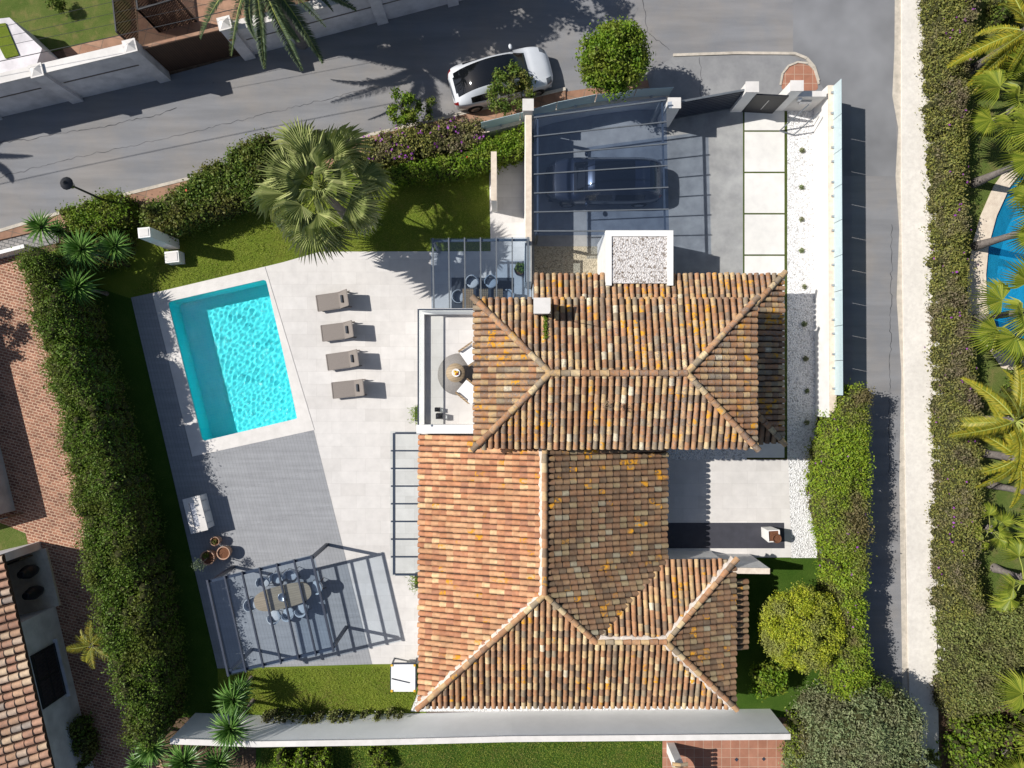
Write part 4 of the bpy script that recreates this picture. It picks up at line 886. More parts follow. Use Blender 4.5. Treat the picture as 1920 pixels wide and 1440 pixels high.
def car(name, label, loc, rz, L, W, paint, table, glass_roof):
    root = thing(name, label, 'car', loc, rz)
    xs, belt, top, hw, tw = table; NX = 72
    def ring(x):
        b, t, w_, r = (cr(xs, k, x) for k in (belt, top, hw, tw)); t = max(t, b + .01); r = min(r, w_ * .97)
        q = [(w_ * .9, .2), (w_ * .985, .34), (w_, b * .62 + .08), (w_ * .985, b - .06), (w_ * .955, b)]
        q += [(r + (w_ * .955 - r) * .45, b + (t - b) * .52), (r, t - .055 * min(1, (t - b) / .3)), (r * .9, t - .012), (r * .6, t + .012), (r * .3, t + .022)]
        return [Vector(((x - .5) * L, a, z)) for a, z in q] + [Vector(((x - .5) * L, 0, t + .025))] + [Vector(((x - .5) * L, -a, z)) for a, z in reversed(q)]
    X = [i / NX for i in range(NX + 1)]; rings = [ring(x) for x in X]; nr = len(rings[0])
    reg = {}
    def which(x, j):
        jj = min(j, nr - 2 - j)
        if jj == 4 and .13 < x < .665: return 'side_window' if (abs(x - .43) > .009 and x > .17) else 'pillar'
        if jj >= 6 and .655 < x < .765: return 'windscreen'
        if jj >= (7 if x > .06 else 8) and .035 < x < .135: return 'rear_window'
        if jj >= 7 and (.135 <= x <= .655 if glass_roof == 2 else .27 < x < .6): return 'sunroof' if glass_roof else 'body'
        if jj in (3, 4, 5) and .915 < x < .975: return 'headlight'
        if jj in (3, 4) and x < .035: return 'tail_light'
        return 'body'
    for i in range(NX):
        for j in range(nr - 1):
            k = which((X[i] + X[i + 1]) / 2, j)
            if k == 'pillar': k = 'body'
            if k in ('side_window', 'headlight', 'tail_light'): k += '+' if j < nr / 2 else '-'
            reg.setdefault(k, []).append((i, j))
    mats = dict(body=paint, windscreen=m['car_glass'], rear_window=m['car_glass'], sunroof=m['car_glass'], side_window=m['car_glass'], headlight=m['lamp_clear'], tail_light=m['lamp_red'])
    for k, cells in reg.items():
        idx = {}; vs = []; fs = []
        for i, j in cells:
            f = []
            for a, b in ((i, j), (i + 1, j), (i + 1, j + 1), (i, j + 1)):
                if (a, b) not in idx: idx[(a, b)] = len(vs); vs.append(rings[a][b])
                f.append(idx[(a, b)])
            fs.append(tuple(f))
        mb = MB().add(vs, fs, 0, True)
        if k == 'body':
            mb.add(rings[0], [tuple(range(nr))]); mb.add(rings[-1], [tuple(range(nr - 1, -1, -1))])
            mb.box((0, 0, .24), (L * .94, W * .8, .12))
        mb.build(k.rstrip('+-'), mats[k.rstrip('+-')], root, local=True)
    for fx in (.19, .81):
        for sd in (-1, 1):
            y = sd * (W / 2 - .1); c_ = Vector(((fx - .5) * L, y, .34)); mb = MB(); ax = Vector((0, .115, 0)); mb.tube([c_ - ax, c_ - ax * .8, c_ + ax * .8, c_ + ax], [.3, .34, .34, .3], 20); wl = mb.build('wheel', m['rubber'], root, local=True)
            mb = MB(); mb.tube([c_ + ax * sd * .9, c_ + ax * sd * 1.06], [.22, .2], 16); mb.build('rim', m['alloy'], wl, local=True)
    for sd in (-1, 1):
        mb = MB(); mb.lathe([(.0, -.07), (.09, -.05), (.11, .0), (.09, .05), (0, .07)], ((.655 - .5) * L, sd * (W / 2 + .1), 1.0), 10, sx=.75, sy=1.15); mb.build('mirror', paint, root, local=True)
    mb = MB()
    for sd in (-1, 1): mb.bar(((.93 - .5) * L, sd * .0, .55), ((.985 - .5) * L, sd * .35, .5), .02, .1)
    mb.build('grille', m['black'], root, local=True)
    return root
xs = [0, .012, .04, .08, .14, .22, .32, .42, .52, .6, .66, .72, .77, .83, .9, .95, .985, 1.0]
sedan = (xs, [.6, .8, .93, .97, .98, .97, .96, .95, .94, .93, .93, .93, .92, .89, .82, .74, .62, .5],
         [.62, .84, 1.0, 1.13, 1.3, 1.46, 1.57, 1.61, 1.59, 1.52, 1.38, 1.17, 1.0, .96, .88, .79, .65, .52],
         [.62, .74, .83, .89, .93, .95, .96, .965, .965, .96, .96, .955, .95, .94, .89, .8, .66, .45],
         [.5, .6, .6, .6, .6, .6, .61, .62, .62, .62, .62, .64, .66, .66, .62, .55, .45, .3])
pc = P(939, 143, .8); car('parked_car', 'white car with black glass roof parked on the street under a small tree', (pc.x, pc.y, 0), math.radians(14.5), 4.55, 1.93, m['car_white'], sedan, 2)
suv = (xs, [.62, .85, .98, 1.02, 1.03, 1.03, 1.02, 1.01, 1.0, 1.0, 1.0, 1.0, .99, .97, .92, .84, .7, .55],
       [.66, .95, 1.16, 1.36, 1.54, 1.64, 1.68, 1.69, 1.66, 1.6, 1.46, 1.24, 1.07, 1.04, .98, .9, .74, .58],
       [.56, .72, .83, .9, .95, .98, .99, .99, .99, .985, .98, .98, .97, .94, .87, .77, .62, .42],
       [.6, .64, .66, .67, .67, .67, .67, .67, .67, .67, .66, .68, .7, .7, .66, .6, .5, .36])
pc = P(1133, 338, .8); car('parked_car', 'dark blue car parked beneath the blue glass carport', (pc.x, pc.y, 0), math.radians(180), 5.15, 1.99, m['car_dark'], suv, 1)

# ------------------------------------------------------------------ pool side and terrace furniture
lou = thing('sun_lounger', 'x', 'sun lounger', (0, 0, 0), group='sun loungers beside the pool')
mb = MB(); sect = [(-.76, .30), (-.4, .32), (.22, .34), (.27, .36), (.62, .78), (.7, .84)]; n = len(sect)
vs = [Vector((x, y, z - (.025 if abs(y) < .1 else 0))) for x, z in sect for y in (-.33, -.12, .12, .33)]; mb.add(vs, [(4 * i + j, 4 * i + 4 + j, 4 * i + 5 + j, 4 * i + 1 + j) for i in range(n - 1) for j in range(3)]); mb.add([v - Vector((0, 0, .03)) for v in vs], [(4 * i + j, 4 * i + 1 + j, 4 * i + 5 + j, 4 * i + 4 + j) for i in range(n - 1) for j in range(3)]); mb.build('sling', m['sling'], lou, local=True)
mb = MB()
for sd in (-.35, .35):
    mb.bar((-.78, sd, .29), (.74, sd, .29), .04, .05); mb.bar((.24, sd, .34), (.72, sd, .85), .035, .04)
mb.bar((-.78, -.35, .29), (-.78, .35, .29), .04, .05); mb.bar((.72, -.35, .85), (.72, .35, .85), .04, .04); mb.build('frame', m['sling'], lou, local=True)
for x in (-.62, .62):
    for y in (-.34, .34): MB().box((x, y, .14), (.05, .05, .28)).build('leg', m['sling'], lou, local=True)
mb = MB(); mb.tube([(.42, -.17, .64), (.42, -.15, .64), (.42, .15, .64), (.42, .17, .64)], [.03, .065, .065, .03], 10); pil = mb.build('pillow', m['dark_fab'], lou, local=True)
for i, (q, a, lb_) in enumerate([((626, 564), 8, 'taupe sun lounger farthest from the grey deck, nearest the top lawn'), ((635, 621), 7, 'second taupe sun lounger down from the top lawn'), ((645, 675), 8, 'third taupe sun lounger down, between the second and the lowest'), ((655, 729), 6, 'lowest taupe sun lounger, closest to the grey deck')]):
    p = P(*q, .4); place(lou, i == 0, (p.x, p.y, .016), math.radians(a), lb_)
def chair_proto(name, label, seatm, legm, cat='chair', group=None):
    c = thing(name, label, cat, (0, 0, 0), group=group)        # faces +x
    mb = MB(); mb.lathe([(.0, .42), (.24, .42), (.26, .45), (.25, .49), (.2, .51), (0, .515)], (0, 0, 0), 16, sx=.95); mb.build('seat', seatm, c, local=True)
    mb = MB(); vs = []; k = 13
    for i in range(k):
        a = math.radians(75 + 210 * i / (k - 1)); e = abs(i - (k - 1) / 2) / ((k - 1) / 2); zt = .82 - .14 * e ** 2
        for r, z in ((.25, .46), (.285, .62), (.305, zt), (.275, zt + .01), (.25, .62)): vs.append((r * math.cos(a), r * math.sin(a), z))
    mb.add(vs, [(5 * i + j, 5 * i + 5 + j, 5 * i + 6 + j, 5 * i + 1 + j) for i in range(k - 1) for j in range(4)], 0, True); mb.build('backrest', seatm, c, local=True)
    for x in (-.17, .17):
        for y in (-.17, .17): MB().tube([(x, y, .43), (x * 1.35, y * 1.35, 0)], [.016, .012], 6).build('leg', legm, c, local=True)
    return c
# oval table on the deck
tc = P(530, 1119, .74); rt = math.radians(14)
tb = thing('dining_table', 'oval wooden dining table under the pergola on the grey deck', 'table', (tc.x, tc.y, .022), rt)
mb = MB(); pl_ = []
for k in range(40):
    a = 2 * math.pi * k / 40; ca, sa = math.cos(a), math.sin(a); pl_.append((1.28 * math.copysign(abs(ca) ** .7, ca), .5 * math.copysign(abs(sa) ** .7, sa)))
m['wood_top'] = brick('oval_table_planks', ((.4, .3, .19), (.45, .34, .22)), (.2, .14, .09), 4.0, .1, -rt, 0, .004, .55, .3, .12, .2, grain=(.3, 5, 1))
mb.prism(pl_, .69, .74); mb.build('tabletop', m['wood_top'], tb, local=True)
for x in (-.7, .7): MB().tube([(x, 0, 0), (x, 0, .03), (x, 0, .05), (x, 0, .69)], [.3, .3, .07, .1], 12).build('leg', m['wood'], tb, local=True)
ch = chair_proto('dining_chair', 'x', m['grey_fab'], m['brownwood'], group='chairs around the oval table')
spots = [(-.72, .78, -90, 'pale rounded chair at the upper left side of the oval table'), (-.1, .8, -90, 'pale rounded chair in the middle of the upper side of the oval table'), (.52, .78, -90, 'pale rounded chair at the upper right side of the oval table'),
         (-.62, -.78, 90, 'pale rounded chair at the lower left side of the oval table'), (.0, -.8, 90, 'pale rounded chair in the middle of the lower side of the oval table'), (.62, -.76, 90, 'pale rounded chair at the lower right side of the oval table'), (1.5, .02, 180, 'pale rounded chair at the right end of the oval table'), (-1.45, -.02, 0, 'pale rounded chair at the left end of the oval table')]
for i, (x, y, a, lb_) in enumerate(spots):
    q = Vector((x * math.cos(rt) - y * math.sin(rt) + tc.x, x * math.sin(rt) + y * math.cos(rt) + tc.y, .022)); place(ch, i == 0, q, math.radians(a + R.uniform(-8, 8)) + rt, lb_)
bw = MB(); bw.lathe([(.07, 0), (.15, .02), (.19, .07), (.175, .075), (.12, .03), (0, .025)], (tc.x, tc.y, .763), 20); tag(bw.build('bowl', m['steel']), 'round grey bowl at the centre of the oval table', 'bowl')
# slatted table under the house pergola
dc = P(905, 562, .74); rg = MB(); a = P(905, 553); rg.box((a.x, a.y, .027), (2.8, 1.55, .012)); tag(rg.build('outdoor_rug', m['dark_fab']), 'dark rectangular rug under the slatted dining table', 'rug')
t2 = thing('dining_table', 'slatted wooden dining table under the glass pergola by the house', 'table', (dc.x, dc.y, .034)); mb = MB()
for i in range(22):
    x = -.85 + 1.7 * i / 21
    if 6 <= i <= 8 or 14 <= i <= 16: continue
    mb.box((x, 0, .72), (.065, .95, .035))
mb.build('tabletop', m['wood'], t2, local=True); mb = MB(); mb.box((-.28, 0, .722), (.24, .95, .03)); mb.box((.38, 0, .722), (.24, .95, .03)); mb.build('inlay', m['dark_fab'], t2, local=True)
for x in (-.75, .75):
    for y in (-.4, .4): MB().box((x, y, .35), (.07, .07, .7)).build('leg', m['wood'], t2, local=True)
c2 = chair_proto('dining_chair', 'x', m['grey_fab'], m['black'], group='chairs around the slatted table')
for i, (q, a, lb_) in enumerate([((886, 530), -90, 'grey shell chair at the left of the upper side of the slatted table'), ((921, 530), -90, 'grey shell chair at the right of the upper side of the slatted table'), ((861, 557), 0, 'grey shell chair at the left end of the slatted table'), ((951, 556), 180, 'grey shell chair at the right end of the slatted table')]):
    p = P(*q, .5); place(c2, i == 0, (p.x, p.y, .034), math.radians(a), lb_)
# balcony furniture
zf = 2.602
a = P(860, 702, zf); mb = MB(); mb.lathe([(0, 0), (.87, 0), (.87, .012), (0, .013)], (a.x, a.y, zf), 40); tag(mb.build('round_rug', m['rug']), 'round grey rug on the balcony floor', 'rug')
a = P(854, 699, zf + .4); ct = thing('coffee_table', 'round wooden coffee table on the balcony rug', 'table', (a.x, a.y, zf + .013)); mb = MB(); mb.lathe([(0, .36), (.38, .36), (.39, .38), (.38, .41), (0, .41)], (0, 0, 0), 32); mb.build('tabletop', m['wood_top'], ct, local=True); mb = MB(); mb.lathe([(.28, 0), (.12, .18), (.2, .36)], (0, 0, 0), 20); mb.build('leg', m['wood'], ct, local=True)
fb = thing('fruit_bowl', 'small bowl of yellow and red fruit on the coffee table', 'bowl', (a.x + .03, a.y, zf + .424)); mb = MB(); mb.lathe([(.06, 0), (.14, .03), (.17, .07), (.15, .07), (.08, .02), (0, .02)], (0, 0, 0), 18); mb.build('bowl', m['white_fab'], fb, local=True)
for i, (x, y, k) in enumerate(((.06, .03, 'yellow'), (-.05, .05, 'yellow'), (-.02, -.06, 'yellow'), (.05, -.05, 'red'), (.0, .0, 'yellow'))): mb = MB(); mb.lathe([(0, -.045), (.035, -.03), (.048, 0), (.035, .03), (0, .045)], (x, y, .075), 10); mb.build('fruit', m[k], fb, local=True)
ac = thing('armchair', 'x', 'armchair', (0, 0, 0), group='white armchairs on the balcony')     # faces +x
MB().box((0, 0, .36), (.68, .62, .16)).build('seat', m['white_fab'], ac, local=True); mb = MB(); mb.bar((-.3, 0, .4), (-.42, 0, .86), .64, .14); mb.build('backrest', m['white_fab'], ac, local=True)
for sd in (-1, 1):
    mb = MB(); mb.bar((-.36, sd * .36, .6), (.34, sd * .36, .58), .06, .05); mb.bar((.3, sd * .36, .58), (.34, sd * .36, 0), .05, .05); mb.bar((-.3, sd * .36, .6), (-.36, sd * .36, 0), .05, .05); mb.build('arm', m['wood'], ac, local=True)
MB().box((0, 0, .26), (.64, .68, .04)).build('frame', m['wood'], ac, local=True)
for i, (q, a, lb_) in enumerate([((882, 664), 215, 'white armchair above the coffee table on the balcony, partly under the roof edge'), ((877, 733), 140, 'white armchair below the coffee table on the balcony')]):
    p = P(*q, zf + .5); place(ac, i == 0, (p.x, p.y, zf), math.radians(a), lb_)
ln_ = thing('floor_lantern', 'x', 'lantern', (0, 0, 0), group='dark lanterns on the balcony'); mb = MB(); mb.box((0, 0, .02), (.2, .2, .04)); mb.box((0, 0, .4), (.2, .2, .03))
for x in (-.085, .085):
    for y in (-.085, .085): mb.box((x, y, .21), (.02, .02, .36))
mb.build('frame', m['black'], ln_, local=True); MB().box((0, 0, .2), (.15, .15, .32)).build('pane', m['glass_clear'], ln_, local=True); mb = MB(); mb.lathe([(.03, .04), (.03, .2), (0, .2)], (0, 0, 0), 10); mb.build('candle', m['white_fab'], ln_, local=True); mb = MB(); mb.lathe([(.09, .415), (.04, .48), (0, .5)], (0, 0, 0), 12); mb.build('top', m['black'], ln_, local=True)
for i, (q, lb_, k) in enumerate([((819, 768), 'smaller dark lantern on the balcony, nearer the round rug', .85), ((823, 780), 'larger dark lantern on the balcony beside the parapet', 1.15)]):
    p = P(*q, zf + .3); place(ln_, i == 0, (p.x, p.y, zf), 0, lb_, sc=k)
# pots
def pot(label, q, r, h, mat, fill='mulch', sq=0, z0=.022):
    p = P(*q, h); root = thing('plant_pot', label, 'plant pot', (p.x, p.y, z0)); mb = MB()
    if sq: mb.lathe([(r * .85, 0), (r, h), (r * .86, h), (r * .84, h - .06)], (0, 0, 0), 4, rz=math.radians(45 + sq), sm=False)
    else: mb.lathe([(r * .72, 0), (r * .93, h * .45), (r, h * .9), (r * 1.04, h), (r * .88, h), (r * .84, h - .07)], (0, 0, 0), 24)
    mb.build('vessel', m[mat], root, local=True); mb = MB(); mb.lathe([(0, h - .055), (r * .86, h - .06)][::-1], (0, 0, 0), 4 if sq else 20, rz=math.radians(45 + sq)); mb.build('soil', m[fill], root, local=True); return root, Vector((p.x, p.y, z0 + h - .06))
def bush_in(root, at, r, h, n, size, mat, name='plant'):
    k = 14; d = NP.normal(0, 1, (k, 3)); d /= np.linalg.norm(d, axis=1, keepdims=True); cen = np.array(at) + d * np.array([r, r, h / 2]) * .55 + np.array([0, 0, h / 2]); rad = np.full(k, r * .45); pts, dd = clump_leaves(cen, rad, n); leaf_obj(name, pts, dd, size, mat, root)
r1, t1 = pot('clay pot with low green plant nearest the barbecue', (403, 1015), .2, .45, 'terrapot', 'mulch'); bush_in(r1, t1, .13, .12, 160, .06, m['lf_shrub'])
r1, t1 = pot('clay pot holding only reddish bark mulch on the grey deck', (419, 1037), .29, .5, 'terrapot')
r1, t1 = pot('large clay pot with a small grey olive tree on the deck', (389, 1046), .32, .55, 'terrapot', 'mulch'); bush_in(r1, t1 + Vector((-.05, .1, 0)), .16, .15, 150, .06, m['lf_shrub'], 'underplant')
mb = MB(); mb.tube([t1, t1 + Vector((.05, -.02, .5)), t1 + Vector((.04, -.05, .9))], [.025, .02, .015], 6); mb.build('trunk', m['bark'], r1); bush_in(r1, t1 + Vector((.05, -.08, .85)), .3, .4, 420, .06, m['olive_lf'], 'crown')
r1, t1 = pot('black pot with dark green plant under the house pergola', (975, 506), .25, .55, 'black', 'mulch', z0=.018); bush_in(r1, t1 + Vector((0, .08, 0)), .24, .5, 260, .12, m['lf_green'])
r1, t1 = pot('tall white square planter on the dark paved area', (1451, 1005), .37, .95, 'white_wall', 'mulch', 3, z0=.02)
r2, t2_ = pot('round brown pot of dry stems beside the tall white planter', (1457, 1010), .19, 1.05, 'mulch', 'mulch', z0=.02)
for lb_, q, gr in (('narrow planter with feathery grass beside the balcony wall', (786, 776), 1), ('narrow planter with fine grass at the lower end of the glass canopy', (786, 1086), 1)):
    p = P(*q); root = thing('planter_box', lb_, 'planter', (p.x, p.y, .016)); mb = MB(); mb.prism([(p.x - .16, p.y - .32), (p.x + .16, p.y - .32), (p.x + .16, p.y + .32), (p.x - .16, p.y + .32)], .016, .3); mb.build('box', m['dark_floor'], root)
    n_ = 170; base_ = np.stack([NP.uniform(p.x - .14, p.x + .1, n_), NP.uniform(p.y - .3, p.y + .3, n_), np.full(n_, .32)], 1); d_ = NP.normal(0, .5, (n_, 3)); leaf_obj('grass_tuft', base_ + np.array([-.1, 0, .25]) + d_ * .22, d_, .2, m['lf_lime'], root, .14)
# barbecue island
bq = P(366, 965, .9); rz = math.radians(14); bb = thing('outdoor_kitchen', 'white outdoor kitchen counter with steel sink on the shaded deck', 'kitchen counter', (bq.x, bq.y, .022), rz); mb = MB(); mb.box((0, 0, .42), (.62, 1.5, .84)); mb.build('cabinet', m['white_paint'], bb, local=True)
mb = MB()
mb.box((-.27, 0, .87), (.22, 1.56, .05)); mb.box((.24, 0, .87), (.3, 1.56, .05)); mb.box((-.035, .66, .871), (.25, .24, .05)); mb.box((-.035, -.66, .871), (.25, .24, .05)); mb.build('worktop', m['coping'], bb, local=True); MB().box((-.035, 0, .845), (.24, 1.06, .01)).build('sink', m['steel'], bb, local=True); MB().tube([(.08, 0, .87), (.08, 0, 1.08), (-.03, 0, 1.1)], .016, 6).build('tap', m['steel'], bb, local=True)
for y in (-.5, 0, .5): MB().box((.345, y, .45), (.02, .02, .5)).build('handle', m['steel'], bb, local=True)
# white cart by the lower lawn
qc = P(756, 1271, .8); ct = thing('covered_cart', 'white topped cart with yellow corners at the edge of the lower lawn', 'cart', (qc.x, qc.y, 0)); MB().box((0, 0, .78), (1.06, 1.2, .06)).build('top_panel', m['white_paint'], ct, local=True)
mb = MB(); mb.bar((-.5, .62, .76), (.55, .62, .76), .05, .1); mb.bar((.55, .62, .76), (.55, -.6, .76), .05, .1); mb.bar((-.56, .55, .7), (-.56, -.6, .7), .04, .06); mb.build('frame', m['char'], ct, local=True)
for x in (-.5, .5):
    for y in (-.56, .56): MB().box((x, y, .37), (.06, .06, .74)).build('leg', m['char'], ct, local=True); MB().box((x, y, .83), (.09, .09, .05)).build('corner_cap', m['yellow'], ct, local=True)
MB().bar((-.5, -.02, .83), (.28, -.2, .83), .045, .03).build('handle', m['char'], ct, local=True)

# ------------------------------------------------------------------ western neighbour's house
hx = thing('neighbour_house', 'white neighbour house with clay tile roof at the lower left edge', 'house', P(20, 1300)); ze = 2.8
e0, e1 = P(-4, 1000, ze), P(112, 1490, ze); dr = (e1 - e0).normalized(); out = Vector((-dr.y, dr.x, 0)); out = out if out.x > 0 else -out
e0 = P(4, 1040, ze); e1 = e0 + dr * 13; W_ = 6.0
pl4 = [(q.x, q.y) for q in (e0, e1, e1 - out * W_, e0 - out * W_)]; d2 = (out.x, out.y)
f = lambda x, y: ze - PT * ((x - e0.x) * out.x + (y - e0.y) * out.y)
tl = MB(); slope(tl, pl4, d2, f, rnd, sp=.34, cl=.36); vs = [(a, b, f(a, b) - .02) for a, b in pl4]; bed = MB(); bed.add(vs + [(a, b, c - .12) for a, b, c in vs], [(0, 1, 2, 3), (7, 6, 5, 4)] + [(i, (i + 1) % 4, 4 + (i + 1) % 4, 4 + i) for i in range(4)])
rf = bed.build('roof', m['tilebed_endshade'], hx); tl.build('roof_tiles', [m['tile_far'], m['tilebed_endshade']], rf)
mb = MB(); i0 = e0 - out * .3
def seg(a, b, o0, o1, z0, z1, mi=0): mb.prism([tuple((i0 + dr * a + out * o0)[:2]), tuple((i0 + dr * b + out * o0)[:2]), tuple((i0 + dr * b + out * o1)[:2]), tuple((i0 + dr * a + out * o1)[:2])], z0, z1, mi)
seg(.0, .35, -2.2, .0, 0, ze - .1); seg(3.0, 13, -5.4, .0, 0, ze - .1); seg(.35, 3.0, -5.4, -2.2, 0, ze - .1); mb.build('wall', m['lilac_wall'], hx)
mb = MB(); seg(.35, 3.0, -2.2, .25, 0, .12); mb.build('porch_floor', m['cream'], hx)
wc = i0 + dr * 5.6 + out * .03; az = math.atan2(dr.y, dr.x); fr = MB().box((wc.x, wc.y, 1.45), (2.3, .08, 1.5), az).build('window', m['black'], hx); mb = MB()
for i in (-1, 1):
    for j in (-1, 1): q = wc + dr * i * .55; mb.box((q.x, q.y, 1.45 + j * .35), (1.0, .1, .62), az)
mb.build('pane', m['window'], fr); q = wc + out * .06; MB().box((q.x, q.y, .64), (2.6, .2, .08), az).build('sill', m['lilac_wall'], fr)
for i, (a, lb_) in enumerate(((1.15, 'upper of the two big dark jars in the neighbour porch'), (2.1, 'lower of the two big dark jars in the neighbour porch'))):
    q = i0 + dr * a + out * -.35; mb = MB(); mb.lathe([(.12, .12), (.24, .35), (.3, .7), (.22, 1.0), (.12, 1.1), (.16, 1.18), (.1, 1.18)], (q.x, q.y, 0), 18); tag(mb.build('jar', m['black']), lb_, 'jar', 'dark jars in the porch')
wg = thing('garden_wall', 'white wall with rounded end beside the brick yard at the left edge', 'wall', P(0, 900)); mb = MB(); mb.prism([P(-220, 480), P(-88, 480), P(6, 860), P(29, 957), P(-80, 985)], 0, 1.5); mb.build('wall_face', m['lilac_wall'], wg)
m['rail_brown'] = plain('brown_railing', (.2, .14, .08), (.15, .1, .06), 4, .6, .3)
def railing(label, a, b, h=.95):
    a, b = Vector((a.x, a.y, .01)), Vector((b.x, b.y, .01)); root = thing('railing', label, 'railing', a); n = int((b - a).length / .13); mb = MB()
    for i in range(n + 1): p = a.lerp(b, i / n); mb.bar(p, p + Vector((0, 0, h)), .045, .045)
    mb.build('baluster', m['rail_brown'], root); mb = MB(); up = Vector((0, 0, h)); mb.bar(a + up, b + up, .05, .05); mb.bar(a + Vector((0, 0, .12)), b + Vector((0, 0, .12)), .04, .04); mb.build('rail', m['black'], root)
railing('brown slatted railing above the small left lawn', P(-40, 985), P(43, 962)); railing('brown slatted railing below the small left lawn', P(12, 1060), P(64, 1040))
# ------------------------------------------------------------------ southern neighbour's arched wall
aw = thing('arched_wall', 'white garden wall with clay tile coping and an arch at the bottom edge', 'wall', P(1254, 1420)); x0, x1 = P(1250, 1400).x, P(1264, 1400).x; mb = MB(); y0 = P(0, 1392).y
h = 1.75; pr = []; 
mb.prism([(x0, y0), (x1, y0), (x1, y0 - .45), (x0, y0 - .45)], 0, h); mb.prism([(x0, y0 - 1.55), (x1, y0 - 1.55), (x1, y0 - 6), (x0, y0 - 6)], 0, h)
k = 10; 
for i in range(k):
    a0, a1 = math.pi * i / k, math.pi * (i + 1) / k; ya, yb = y0 - 1.0 - .55 * math.cos(math.pi - a0), y0 - 1.0 - .55 * math.cos(math.pi - a1); za, zb_ = .8 + .55 * math.sin(a0), .8 + .55 * math.sin(a1)
    vs = [(x, y, z) for x in (x0, x1) for y, z in ((ya, za), (yb, zb_), (yb, h), (ya, h))]; mb.add(vs, [(0, 1, 2, 3), (7, 6, 5, 4), (0, 4, 5, 1), (3, 2, 6, 7)])
mb.build('wall_face', m['white_wall'], aw); tb_ = MB(); y = y0
while y > y0 - 6:
    for sd in (-1, 1): barrel(tb_, Vector(((x0 + x1) / 2, y, h + .14)), Vector(((x0 + x1) / 2 + sd * .33, y, h + .06)), Vector((0, 1, 0)), Vector((0, 0, 1)), .07, .085)
    y -= .19
tb_.build('tile_coping', [m['tile_s'], m['tilebed_endshade']], aw)
for i, (q) in enumerate([(1381, 1424), (1432, 1423)]):
    p = P(*q); tag(MB().box((p.x, p.y, .012), (.13, .13, .012), math.radians(45)).build('floor_inset', m['char']), ['small dark diamond inset in the terracotta floor nearer the arched wall', 'small dark diamond inset in the terracotta floor farther from the arched wall'][i], 'tile', 'diamond floor insets')

# ------------------------------------------------------------------ vegetation
# hedges of the plot
hedge('hedge', 'long dense dark cypress hedge along the left side of the plot', 'hedge', [(38, 486), (90, 482), (150, 500), (190, 585), (232, 720), (287, 920), (324, 1080), (350, 1250), (340, 1345), (300, 1395), (242, 1388), (212, 1250), (168, 1085), (138, 950), (112, 800), (70, 640)], 3.55, .46, 820, 165000, .092, m['lf_hedge'], hv=.3, stems=8)
hedge('hedge', 'clipped green hedge with red flowers along the upper lawn', 'hedge', [(985, 238), (978, 300), (860, 335), (740, 345), (730, 318), (860, 292)], 1.5, .28, 300, 28000, .11, m['lf_green'], flowers=(m['fl_red'], 40, .12))
hedge('bougainvillea_bush', 'dull bougainvillea bush with purple flowers along the kerb', 'shrub', [(915, 225), (900, 285), (800, 302), (690, 322), (680, 262), (790, 236)], 1.4, .3, 260, 18000, .105, m['lf_bough'], flowers=(m['fl_purple'], 420, .12))
hedge('shrub_hedge', 'mixed green shrub hedge behind the big fan palm', 'hedge', [(505, 255), (520, 330), (485, 395), (380, 425), (300, 440), (262, 398), (340, 352), (415, 288)], 1.8, .36, 320, 29000, .12, m['lf_shrub'], flowers=(m['fl_red'], 8, .12))
hedge('round_shrub', 'broad rounded green shrub beside the yuccas at the kerb', 'shrub', [(110, 395), (180, 368), (255, 380), (265, 420), (230, 440), (130, 435)], 1.7, .32, 150, 13000, .1, m['lf_green'])
hedge('creeper_bank', 'low climbing green ivy under the spiky yuccas', 'shrub', [(95, 425), (260, 440), (250, 500), (110, 500)], .9, .25, 70, 3500, .1, m['lf_shrub'])
hedge('creeper_hedge', 'tall creeper covered hedge between the white gravel and the side road', 'hedge', [(1562, 728), (1624, 722), (1626, 900), (1618, 1060), (1624, 1290), (1555, 1290), (1536, 1060), (1510, 900), (1524, 800)], 2.6, .34, 520, 95000, .095, m['lf_ivy'], flowers=(m['fl_purple'], 110, .11), hv=.12, stems=6)
hedge('bougainvillea_hedge', 'long bougainvillea hedge behind the pale pavement on the right', 'hedge', [(1741, -40), (1838, -40), (1815, 150), (1806, 330), (1815, 560), (1830, 740), (1838, 900), (1838, 1150), (1754, 1150), (1747, 800), (1740, 400)], 1.9, .34, 1000, 150000, .095, m['lf_bough'], flowers=(m['fl_purple'], 420, .1), hv=.22, stems=8)
hedge('clipped_hedge', 'wide flat dull olive hedge at the right edge below the palms', 'hedge', [(1758, 1140), (1850, 1128), (2050, 1120), (2050, 1290), (1880, 1325), (1790, 1338), (1756, 1290)], 2.0, .4, 420, 50000, .108, m['lf_dull'], hv=.12)
hedge('lower_hedge', 'straggly grey brown hedge end beside the shaded road', 'hedge', [(1750, 1265), (1880, 1300), (1870, 1325), (1790, 1345), (1762, 1330)], 1.8, .3, 90, 9000, .085, m['lf_bough'])
hedge('leafy_bush', 'bright leafy bush in the lower right corner', 'shrub', [(1772, 1345), (1900, 1330), (2050, 1380), (2050, 1520), (1800, 1520), (1768, 1440)], 1.9, .42, 170, 14000, .14, m['lf_green'])
hedge('cypress_mass', 'large spreading grey green conifer beside the lower road', 'tree', [(1500, 1290), (1570, 1262), (1645, 1275), (1705, 1320), (1735, 1400), (1745, 1520), (1490, 1520), (1482, 1380)], 3.9, .42, 420, 70000, .125, m['lf_grey'], hv=.35, up=.25, asp=.35)
hedge('yellow_shrub', 'narrow yellowish shrub at the end of the white wall', 'shrub', [(1475, 1330), (1510, 1330), (1520, 1460), (1485, 1460)], 2.0, .25, 60, 6000, .09, m['lf_ivy'])
